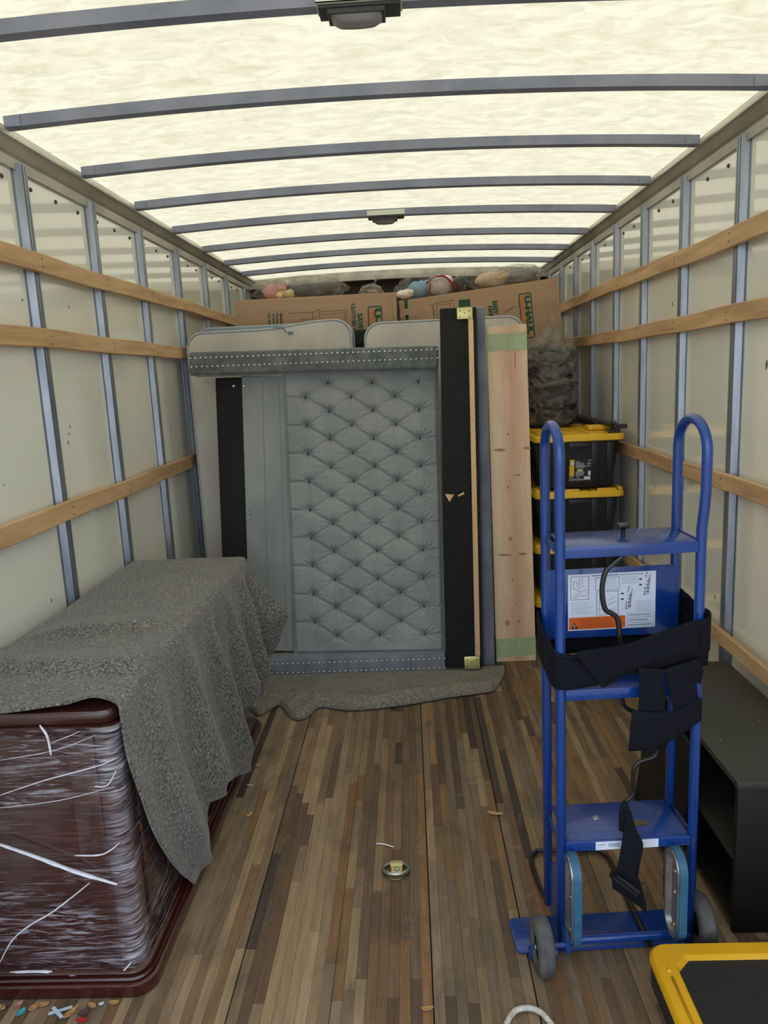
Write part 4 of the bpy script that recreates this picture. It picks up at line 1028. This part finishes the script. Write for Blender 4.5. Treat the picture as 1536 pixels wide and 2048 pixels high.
# back plate with label
PY = TF-.012
pan = obj('back_plate', MB().box(TXL-.002, TXR+.002, PY, PY+.003, .832, 1.022), M['blue'], ht, bevel=.001)
lb = MB(); La, Lb = hY(1136,1208,PY-.001), hY(1311,1200,PY-.001); Lx0, Lx1 = La.x, Lb.x; Lz0, Lz1 = hY(1137,1262,PY).z, hY(1135,1150,PY).z; LW, LH = Lx1-Lx0, Lz1-Lz0
def lq(a, b, c, d, mi, o=.0004):
    lb.add([(Lx0+a*LW, PY-.0008-o, Lz0+b*LH), (Lx0+c*LW, PY-.0008-o, Lz0+b*LH), (Lx0+c*LW, PY-.0008-o, Lz0+d*LH), (Lx0+a*LW, PY-.0008-o, Lz0+d*LH)], [(0,1,2,3)], mi)
def lfr(a, b, c, d, mi=1, w=.006):
    lq(a,b,c,b+w*1.5,mi); lq(a,d-w*1.5,c,d,mi); lq(a,b,a+w,d,mi); lq(c-w,b,c,d,mi)
def ll(p, q, w=.0011, mi=1):
    a = Vector((Lx0+p[0]*LW, PY-.0014, Lz0+p[1]*LH)); b = Vector((Lx0+q[0]*LW, PY-.0014, Lz0+q[1]*LH)); bar(lb, a, b, w, 0, mi, .0)
lq(0,0,1,1,0,0)
lq(.01,.02,.655,.235,3)
for i in range(5): lq(.13,.055+i*.034,.50 if i < 4 else .60,.066+i*.034,4,.0007)
a = Vector((Lx0+.035*LW, PY-.0016, Lz0+.035*LH)); lb.add([a, a+Vector((.018,0,0)), a+Vector((.009,0,.018))], [(0,1,2)], 2); lq(.066,.05,.076,.11,0,.0014)
lfr(.03,.55,.24,.965); lfr(.31,.70,.585,.93); lfr(.325,.26,.575,.68)
for (p, q) in (((.06,.76),(.12,.70)),((.06,.76),(.07,.88)),((.07,.88),(.10,.87)),((.10,.87),(.11,.78)),((.11,.74),(.18,.80)),((.12,.70),(.23,.72)),((.13,.78),(.13,.94)),((.16,.82),(.16,.94)),((.06,.62),(.20,.62)),((.20,.62),(.22,.68)),((.08,.66),(.16,.67)),((.06,.58),(.12,.60)),((.34,.36),(.42,.37)),((.34,.50),(.42,.51)),((.36,.30),(.36,.66)),((.46,.34),(.54,.38)),((.46,.44),(.55,.50)),((.46,.52),(.54,.58)),((.47,.30),(.55,.33))): ll(p, q)
for i in range(7): lq(.03+.005*(i % 2),.30+i*.033,.28-.02*(i % 3),.309+i*.033,5,.0005)
for i in range(5): lq(.40,.74+i*.036,.55,.75+i*.036,5,.0005)
lq(.27,.955,.57,.972,1); lq(.58,.955,.86,.966,1)
for (ox, oz) in ((.66,.34),(.865,.58)):
    for (p, q) in (((0,0),(.03,.02)),((.03,.02),(.055,.30)),((0,.0),(.01,.14)),((.015,.06),(.06,.06)),((.01,.12),(.06,.13)),((.015,.18),(.06,.19)),((.02,.24),(.065,.25)),((.02,.30),(.03,.40)),((.05,.02),(.07,.36)),((.03,.40),(.045,.38))):
        ll((ox+p[0], oz+p[1]), (ox+q[0], oz+q[1]), .0015, 2)
    for k_ in (.17, .27): lq(ox-.055, oz+k_, ox-.025, oz+k_+.028, 2)
for i in range(4): lq(.61,.80+i*.035,.80,.811+i*.035,5,.0005)
for i in range(6): lq(.78,.30+i*.033,.97-.03*(i % 2),.311+i*.033,5,.0005)
lfr(.675,.02,.985,.27,1,.003)
for i in range(5): lq(.69,.05+i*.044,.96-.02*(i % 3),.064+i*.044,5 if i % 2 else 1,.0007)
lab = obj('label', lb, [M['paper'], M['lblink'], M['black'], mat('orange_label', (.72,.13,.01,1), rough=.5), flat('orange_fine', (.42,.07,.01,1)), M['lblfine']], pan, fix=False)
lab['label'] = 'white instruction label with orange warning box'
# toe plate, base bar, side gussets
tp = MB().slab(rrect3(.232, .745, TN-.005, 1.905, .018, .004), (0,0,.006)); obj('toe_plate', tp, M['blue'], ht, bevel=.002)
obj('toe_edge', MB().tube([(.262, TN-.02, .020), (TXL-.02, TN-.02, .020)], .017, 12), M['blue'], ht, smooth='auto')
obj('base_bar', MB().tube([(TXL, TN-.002, .036), (TXR, TN-.002, .036)], .012, 12), M['blue'], ht, smooth='auto')
for X in (TXL, TXR):
    obj('gusset', MB().slab([(X, TN+.012, .02), (X, TF-.010, .02), (X, TF-.010, .17), (X, TN+.045, .24), (X, TN+.012, .24)], (.003,0,0)), M['blue'], ht)
# axle and wheels
WR, WY = .0735, TN-.060
obj('axle', MB().tube([(.262, WY, WR), (TXL, WY, WR)], .007, 10).box(TXL-.006, TXL+.006, WY-.008, TN, WR-.02, WR+.02), M['blue'], ht)
obj('axle', MB().tube([(TXR, TN+.006, WR), (TXR+.058, TN+.006, WR)], .007, 10), M['blue'], ht)
for (X, s) in ((.288, -1), (TXR+.026, 1)):
    WYk = WY if s < 0 else TN-.012+.012
    w = .021
    pf = [(-w*.6, WR*.52), (-w, WR*.60), (-w, WR*.86), (-w*.7, WR*.97), (-w*.25, WR*.995), (-w*.18, WR*.985), (w*.18, WR*.985), (w*.25, WR*.995), (w*.7, WR*.97), (w, WR*.86), (w, WR*.60), (w*.6, WR*.52)]
    wh = obj('wheel', MB().lathe(pf, (X, WYk, WR), 'x', 36), M['rubber'], ht, smooth='auto')
    obj('hub', MB().lathe([(-w*.55,0),(-w*.55,.010),(-w*.7,.012),(-w*.5,.020),(-w*.25,.024),(-w*.3,WR*.56),(w*.3,WR*.56),(w*.25,.024),(w*.5,.020),(w*.6,.0)], (X, WYk, WR), 'x', 24), M['rod'], wh, smooth='auto')
    obj('axle_nut', MB().lathe([(-w*1.05,0),(-w*1.05,.006),(-w*.9,.009),(-w*.5,.009)], (X, WYk, WR), 'x', 6), M['nail'], wh)
# stair-climber tracks
def stadium(X, y0, y1, z0, z1, g, n=10):
    r = (y1-y0)/2-g; yc = (y0+y1)/2; pts = []
    for i in range(n+1): a = math.pi*i/n; pts.append((yc+r*math.cos(a), z1-(y1-y0)/2+r*math.sin(a)))
    for i in range(n+1): a = math.pi+math.pi*i/n; pts.append((yc+r*math.cos(a), z0+(y1-y0)/2+r*math.sin(a)))
    return pts
for (xa, lab_) in ((TXL+.006, 'l'), (TXR-.070, 'r')):
    y0, y1, z0, z1 = 1.692, 1.790, .062, .318
    mb = MB(); lv = [(xa, 0), (xa+.024, 0)]
    oo, ii = stadium(xa, y0, y1, z0, z1, 0), stadium(xa, y0, y1, z0, z1, .006); n = len(oo)
    vs = [(xa+.004, y, z) for y, z in oo]+[(xa+.024, y, z) for y, z in oo]+[(xa+.024, y, z) for y, z in ii]+[(xa+.004, y, z) for y, z in ii]
    fs = [(a_*n+k, a_*n+(k+1) % n, ((a_+1) % 4)*n+(k+1) % n, ((a_+1) % 4)*n+k) for a_ in range(4) for k in range(n)]
    bt_ = obj('stair_belt', mb.add(vs, fs), M['belt'], ht, smooth='auto')
    p1, p2, p3 = stadium(0, y0, y1, z0, z1, .0065), stadium(0, y0, y1, z0, z1, .017), stadium(0, y0, y1, z0, z1, .027)
    vs = [(xa+.020, y, z) for y, z in p1]+[(xa, y, z) for y, z in p1]+[(xa, y, z) for y, z in p2]+[(xa+.012, y, z) for y, z in p3]
    fs = [(a_*n+k, a_*n+(k+1) % n, (a_+1)*n+(k+1) % n, (a_+1)*n+k) for a_ in range(3) for k in range(n)]+[[3*n+k for k in range(n)], [k for k in range(n-1,-1,-1)]]
    rn = obj('belt_runner', MB().add(vs, fs), M['alu'], ht, smooth='auto')
    bb = MB()
    for z in (.10, .195, .255): bb.lathe([(0,.008),(-.004,.008),(-.004,.004),(-.008,.004),(-.008,0)], (xa+.012, 1.738, z), 'x', 8)
    obj('bolt', bb, M['nail'], rn)
    obj('runner_mount', MB().box(xa+.014, xa+.020, 1.778, TN, .12, .27), M['blue'], ht)
# swing-out rest bar on the floor behind
kick = [(TXL+.004, TF+.004, .03), (TXL-.005, TF+.08, .018), hZ(1062,1722,.012)+Vector((0,0,0)), hZ(1070,1706,.012), hZ(1085,1701,.012), hZ(1180,1700,.012), hZ(1205,1706,.012), hZ(1222,1725,.012), hZ(1262,1812,.014), hZ(1300,1890,.020)]
obj('rest_bar', MB().tube(spline(kick, 5), .0075, 10), M['rod'], ht, smooth='auto')
# top crank knob and rods
kx = hY(1246,1070,1.86).x
obj('knob', MB().lathe([(0,.006),(.020,.006),(.022,.010)], (kx, 1.86, 1.118), 'z', 12).box(kx-.015, kx+.015, 1.848, 1.872, 1.140, 1.152), M['rod'], ht, bevel=.003)
R_ = lambda px, py, Y=1.775: hY(px, py, Y)
rodp = [R_(1246,1100,1.80), R_(1244,1112), R_(1226,1128), R_(1212,1142), R_(1205,1168), R_(1205,1195), R_(1211,1219), R_(1224,1227), R_(1234,1236), R_(1238,1256), R_(1239,1300)]
obj('hook_rod', MB().tube(spline(rodp, 6), .0065, 10), M['rod'], ht, smooth='auto')
rodp = [R_(1314,1492), R_(1312,1508), R_(1302,1516), R_(1282,1522), R_(1270,1533), R_(1266,1555), R_(1268,1580), R_(1262,1594), R_(1250,1605), R_(1248,1620)]
obj('hook_rod', MB().tube(spline(rodp, 6), .0055, 10), M['rod'], ht, smooth='auto')
rodp = [R_(1244,1393,1.80), R_(1247,1408,1.80), R_(1256,1418,1.80), R_(1268,1423,1.80)]
obj('hook_rod', MB().tube(spline(rodp, 6), .006, 10), M['rod'], ht, smooth='auto')
# straps
def ribbon(rows, n=8, name='strap', th=.0035, closed=False):
    """rows: list of (edge_a, edge_b) world points along the strap"""
    A = spline([r[0] for r in rows], n, closed); B = spline([r[1] for r in rows], n, closed)
    m = len(A); k = 6; vs = []; fs = []
    for a, b in zip(A, B):
        for j in range(k+1): vs.append(a.lerp(b, j/k))
    for i in range(m if closed else m-1):
        for j in range(k):
            i2 = (i+1) % m; fs.append((i*(k+1)+j, i*(k+1)+j+1, i2*(k+1)+j+1, i2*(k+1)+j))
    return obj(name, MB().add(vs, fs), M['strap'], ht, smooth=True, solid=th)
g = .017
lx_, rx_ = TXL-g, TXR+g+.004; ny, fy_ = TN-g, TF+g
def pt(x, y, z): return Vector((x, y, z))
# two windings round the frame
loopA = [(lx_+.02, ny, .772, .850), (.46, ny+.004, .785, .845), (.56, ny+.002, .790, .862), (rx_-.02, ny, .800, .880), (rx_, ny+.02, .800, .885), (rx_, (ny+fy_)/2, .80, .88), (rx_, fy_-.02, .81, .90), (rx_-.02, fy_, .80, .90), (.53, fy_, .78, .87), (lx_+.02, fy_, .78, .89), (lx_, fy_-.02, .78, .885), (lx_-.002, (ny+fy_)/2, .77, .87), (lx_, ny+.02, .765, .86)]
ribbon([(pt(x, y, a), pt(x, y, b)) for x, y, a, b in loopA], 5, closed=True)
loopB = [(lx_+.02, ny-.006, .760, .840), (.45, ny-.009, .772, .825), (.52, ny-.012, .795, .865), (.62, ny-.012, .815, .885), (rx_-.015, ny-.008, .835, .925), (rx_+.006, ny+.02, .845, .935), (rx_+.007, (ny+fy_)/2, .85, .93), (rx_+.006, fy_-.02, .86, .94), (rx_-.02, fy_+.006, .86, .945), (.53, fy_+.006, .84, .91), (lx_+.02, fy_+.006, .83, .90), (lx_-.004, fy_-.02, .82, .90), (lx_-.005, (ny+fy_)/2, .79, .88), (lx_-.004, ny+.02, .765, .85)]
ribbon([(pt(x, y, a), pt(x, y, b)) for x, y, a, b in loopB], 5, closed=True)
Yf = ny-.016
S_ = lambda px, py, o=0: hY(px, py, Yf-o)
ribbon([(S_(1400,1300,.004), S_(1400,1238,.004)), (S_(1330,1320,.006), S_(1325,1262,.006)), (S_(1270,1338,.008), S_(1255,1288,.008)), (S_(1225,1365,.008), S_(1175,1300,.008)), (S_(1205,1376,.004), S_(1150,1306,.004))], 5)
ribbon([(S_(1292,1350,.010), S_(1400,1316,.010)), (S_(1325,1348,.011), S_(1406,1340,.010)), (S_(1402,1368,.008), S_(1405,1345,.006))], 4)
ribbon([(S_(1277,1335,.010), S_(1322,1338,.010)), (S_(1279,1380,.012), S_(1330,1385,.012)), (S_(1276,1425,.014), S_(1330,1430,.014))], 4)
ribbon([(S_(1332,1345,.012), S_(1380,1348,.012)), (S_(1338,1380,.014), S_(1392,1378,.014)), (S_(1348,1425,.014), S_(1400,1405,.014))], 4)
ribbon([(S_(1257,1502,.020), S_(1264,1420,.020)), (S_(1300,1498,.022), S_(1300,1424,.022)), (S_(1338,1482,.020), S_(1338,1424,.020)), (S_(1372,1462,.018), S_(1372,1412,.018)), (S_(1402,1440,.014), S_(1404,1396,.014))], 4)
ribbon([(S_(1288,1495,.012), S_(1340,1455,.012)), (S_(1300,1506,.012), S_(1335,1490,.012))], 4)
# lower strap with buckle
S2 = lambda px, py, Y=1.755: hY(px, py, Y)
ribbon([(S2(1244,1603,1.76), S2(1254,1603,1.76)), (S2(1238,1625,1.755), S2(1259,1625,1.755)), (S2(1238,1655,1.752), S2(1257,1660,1.752)), (S2(1238,1661,1.752), S2(1250,1664,1.752))], 4)
ribbon([(S2(1252,1620,1.75), S2(1261,1620,1.75)), (S2(1248,1655,1.745), S2(1272,1658,1.745)), (S2(1243,1690,1.742), S2(1286,1688,1.742)), (S2(1237,1725,1.742), S2(1280,1724,1.742)), (S2(1230,1750,1.742), S2(1274,1762,1.742))], 5)
ribbon([(S2(1225,1776,1.745), S2(1222,1745,1.745)), (S2(1246,1790,1.742), S2(1250,1740,1.742)), (S2(1268,1806,1.742), S2(1274,1752,1.742)), (S2(1280,1815,1.745), S2(1283,1775,1.745)), (S2(1292,1830,1.75), S2(1293,1815,1.75))], 4)
a = S2(1224,1750,1.735); b = S2(1270,1785,1.735)
obj('buckle', MB().tube([a, b], .013, 10, flat=.7).tube([a+Vector((.006,-.012,.008)), b+Vector((.006,-.012,.008))], .005, 8), M['rod'], ht, smooth='auto')

# ------------------------------------------------------------------ black bookcase lying on the right
BX0, BX1, BY0, BY1, BZ = .828, 1.135, 1.835, 2.655, .45
bk = thing('bookcase', 'low black laminate bookcase standing against the right wall, dusty top, open shelves facing left', 'bookcase', ((BX0+BX1)/2, (BY0+BY1)/2, 0))
obj('top_panel', MB().box(BX0-.003, BX1, BY0-.003, BY1, BZ-.018, BZ), M['shelftop'], bk, bevel=.001)
obj('side_panel', MB().box(BX0, BX1, BY0, BY0+.018, 0, BZ-.0185), M['shelf'], bk, bevel=.001)
obj('side_panel', MB().box(BX0, BX1, BY1-.018, BY1, 0, BZ-.0185), M['shelf'], bk, bevel=.001)
obj('back_panel', MB().box(BX1-.008, BX1, BY0+.0185, BY1-.0185, .002, BZ-.0185), M['shelf'], bk)
obj('shelf_board', MB().box(BX0+.004, BX1-.0085, BY0+.0185, BY1-.0185, .205, .220), M['shelftop'], bk)
obj('shelf_board', MB().box(BX0+.004, BX1-.0085, BY0+.0185, BY1-.0185, .03, .045), M['shelf'], bk)
obj('divider', MB().box(BX0+.004, BX1-.0085, 2.26, 2.275, .2205, BZ-.0185), M['shelf'], bk)
du = MB(); r9 = random.Random(9)
for _ in range(9):
    x, y = r9.uniform(BX0+.02, BX1-.02), r9.uniform(BY0+.03, BY1-.1); r = r9.uniform(.001, .0024)
    du.add([(x+r*math.cos(a*1.26), y+r*math.sin(a*1.26), BZ+.0006) for a in range(5)], [(0,1,2,3,4)])
obj('plaster_speck', du, M['white'], bk, fix=False)
# loose black board leaning on its open side
lp = MB().slab([(.758, 2.10, 0), (.758, 2.50, 0), (.812, 2.50, .40), (.812, 2.10, .40)], (.012, 0, 0))
tag(obj('shelf_board', lp, M['shelf'], loc=(.765, 2.3, 0), bevel=.001), 'loose black board leaning against the open side of the bookcase, behind the hand truck', 'board')

# ------------------------------------------------------------------ yellow-rimmed platform, lower right
pf = thing('platform_cart', 'black ribbed platform with a bright yellow rim, lying flat in the lower right corner', 'cart', (.86, 1.35, 0))
PX0, PX1, PY0_, PY1_ = .545, 1.13, .95, 1.69
def pr_(g, r): return rrect(PX0+g, PX1-g, PY0_+g, PY1_-g, r, 6)
obj('base_frame', loft(MB(), [(pr_(.012,.03), 0), (pr_(.006,.035), .01), (pr_(.004,.038), .072)]), M['dark'], pf, smooth='auto')
# rim with chamfered inner corners
def inner(g, ch):
    x0, x1, y0, y1 = PX0+g, PX1-g, PY0_+g*.85, PY1_-g*.85; pts = []
    for (cx, cy, sx_, sy_) in ((x1,y0,1,-1),(x1,y1,1,1),(x0,y1,-1,1),(x0,y0,-1,-1)):
        a = (cx, cy-sy_*ch); b = (cx-sx_*ch, cy)
        p, q = (b, a) if (sx_*sy_ < 0) else (a, b)
        for i in range(7): t = i/6; pts.append((p[0]+(q[0]-p[0])*t, p[1]+(q[1]-p[1])*t))
    return pts
lv = [(pr_(.004,.04), .074), (pr_(-.001,.045), .080), (pr_(0,.045), .094), (pr_(.006,.042), .1005), (inner(.050,.035), .1005), (inner(.056,.035), .092), (inner(.058,.035), .086)]
obj('rim', loft(MB(), lv, capb=False, capt=False), M['yellow2'], pf, smooth='auto')
obj('rim_ridge', MB().tube([(PX0+.030, 1.58, .1005), (PX0+.030, 1.0, .1005)], .004, 8, flat=.5).ball((PX0+.030, 1.600, .1005), .007, .007, .004, 10, 6), M['yellow2'], pf, smooth=True)
obj('deck', MB().box(PX0+.02, PX1-.02, PY0_+.02, PY1_-.02, .076, .0885), M['mesh'], pf)

# ------------------------------------------------------------------ small floor things
tr = thing('tie_down_ring', 'round recessed steel tie-down ring set in the middle of the floor', 'tie-down', (-.098, 2.13, 0))
c = (-.098, 2.13, 0)
obj('cup', MB().lathe([(.0005,.045),(.003,.044),(.004,.040),(.002,.034),(.001,.0)], c, 'z', 28), M['brass'], tr, smooth='auto')
obj('ring', MB().tube([(c[0]+.040*math.cos(a/24*2*math.pi), c[1]-.006+.036*math.sin(a/24*2*math.pi), .012-.006*math.sin(a/24*2*math.pi)) for a in range(24)], .0055, 8, closed=True), M['alu'], tr, smooth=True)
obj('clasp', MB().box(c[0]-.018, c[0]+.022, c[1]+.004, c[1]+.030, .004, .016).box(c[0]-.015, c[0]+.020, c[1]-.022, c[1]+.004, .004, .009), M['gold'], tr, bevel=.002)
obj('bolt', MB().lathe([(0,.009),(.005,.008),(.007,0)], (c[0]+.004, c[1]-.008, .009), 'z', 8), M['alu'], tr)
# rope
rp = spline([atZ(1006,2075,.008), atZ(1014,2045,.008), atZ(1030,2022,.008), atZ(1055,2016,.009), atZ(1080,2024,.009), atZ(1100,2045,.008), atZ(1125,2080,.008)], 16)
ro = thing('rope', 'loop of white twisted rope on the floor at the bottom edge', 'rope', (rp[40].x, rp[40].y, 0))
for s in range(3):
    pts = []
    for i, p in enumerate(rp):
        a = i*.55+s*2*math.pi/3; t = (rp[min(i+1, len(rp)-1)]-rp[max(i-1, 0)]).normalized(); u = t.cross(Vector((0,0,1))).normalized()
        pts.append(p+u*.0035*math.cos(a)+Vector((0,0,.0035*math.sin(a))))
    obj('strand', MB().tube(pts, .0038, 7), M['rope'], ro, smooth=True)
# leaves, chips and scraps
def leaf(px, py, L, W, ang, m, label, cat='leaf', curl=.006, name='dry_leaf', group=None):
    c = atZ(px, py, .002); ca, sa = math.cos(ang), math.sin(ang)
    def f(u, v):
        x = (u-.5)*L; w = W*math.sin(math.pi*min(1, max(0, u)))**.7*(v-.5); z = .002+curl*(abs(v-.5)*2)**2+curl*.8*(2*u-1)**2
        return Vector((c.x+x*ca-w*sa, c.y+x*sa+w*ca, z))
    o = obj(name, MB().grid(10, 6, f), m, loc=c, smooth=True, solid=.0008); return tag(o, label, cat, group)
leaf(990,1629,.058,.016,-.25,M['leaf'],'curled tan leaf on the open floor left of the hand truck')
leaf(855,2020,.030,.010,.1,M['leaf'],'small tan leaf fragment near the bottom edge, floor centre')
leaf(499,1632,.030,.014,.9,M['leaf'],'orange-brown leaf chip beside the dresser base')
leaf(516,1533,.022,.010,.3,M['leaf'],'little tan chip beside the dresser, farther back')
sp_ = [atZ(753,1687,.004), atZ(768,1688,.006), atZ(787,1694,.004)]
tag(obj('paper_scrap', MB().tube(spline(sp_, 5), .0028, 6, flat=.5), M['white'], loc=sp_[1], smooth=True), 'thin white plastic sliver behind the tie-down ring', 'scrap')
sp_ = [atZ(493,1569,.003), atZ(500,1570,.005), atZ(506,1570,.003)]
tag(obj('paper_scrap', MB().tube(spline(sp_, 4), .002, 6, flat=.5), M['white'], loc=sp_[1], smooth=True), 'tiny white sliver on the floor beside the dresser', 'scrap')
M['redscrap'] = flat('red_scrap', (.45,.015,.015,1)); M['tealscrap'] = flat('teal_scrap', (.06,.34,.40,1)); M['pinkscrap'] = flat('pink_scrap', (.50,.24,.22,1)); M['bluescrap'] = flat('pale_blue_scrap', (.55,.66,.82,1)); M['brownleaf'] = flat('brown_leaf', (.10,.05,.045,1))
leaf(913,1555,.010,.006,.5,M['redscrap'],'tiny red fleck on the floor, centre right','scrap',.001,'paper_scrap')
leaf(42,2027,.028,.020,1.1,M['tealscrap'],'teal paper petal in front of the dresser base','scrap',.004,'paper_scrap')
leaf(38,2010,.020,.016,.8,M['pinkscrap'],'pink petal just above the teal one','scrap',.004,'paper_scrap')
leaf(14,2012,.024,.016,.2,M['brownleaf'],'dark brown leaf at the lower left edge')
leaf(4,2018,.022,.018,-.2,M['leaf'],'tan leaf cut by the left edge of the photo')
leaf(68,2018,.026,.020,.8,M['leaf'],'tan leaf right of the teal petal')
leaf(85,2012,.034,.012,.1,M['leaf'],'long tan leaf against the dresser base')
leaf(140,2030,.036,.016,1.0,M['leaf'],'tan leaf right of the white crossed strip')
leaf(150,2022,.024,.012,1.2,M['leaf'],'smaller tan leaf tucked behind the one right of the crossed strip')
leaf(168,2030,.028,.024,.4,M['brownleaf'],'dark maroon leaf above the red scrap')
leaf(164,2043,.028,.014,.1,M['redscrap'],'crumpled red scrap at the bottom left','scrap',.005,'paper_scrap')
leaf(185,2014,.024,.014,-.3,M['leaf'],'tan leaf under the dresser base edge, left of the pale blue scrap')
leaf(203,2009,.014,.010,.4,M['bluescrap'],'pale blue scrap at the dresser base','scrap',.003,'paper_scrap')
leaf(228,2008,.026,.012,.1,M['leaf'],'tan leaf rightmost along the dresser base')
a, b, c_, d = atZ(97,2028,.003), atZ(145,2013,.004), atZ(106,2014,.006), atZ(124,2036,.004)
cs = MB()
for (p, q, zz_) in ((a, b, .003), (c_, d, .0048)):
    s = (q-p).normalized().cross(Vector((0,0,1)))*.0045; p = Vector((p.x, p.y, zz_)); q = Vector((q.x, q.y, zz_)); cs.slab([p-s, q-s, q+s, p+s], (0,0,.0012))
tag(obj('paper_scrap', cs, M['bluescrap'], loc=a), 'white crossed paper strip in front of the dresser base', 'scrap')
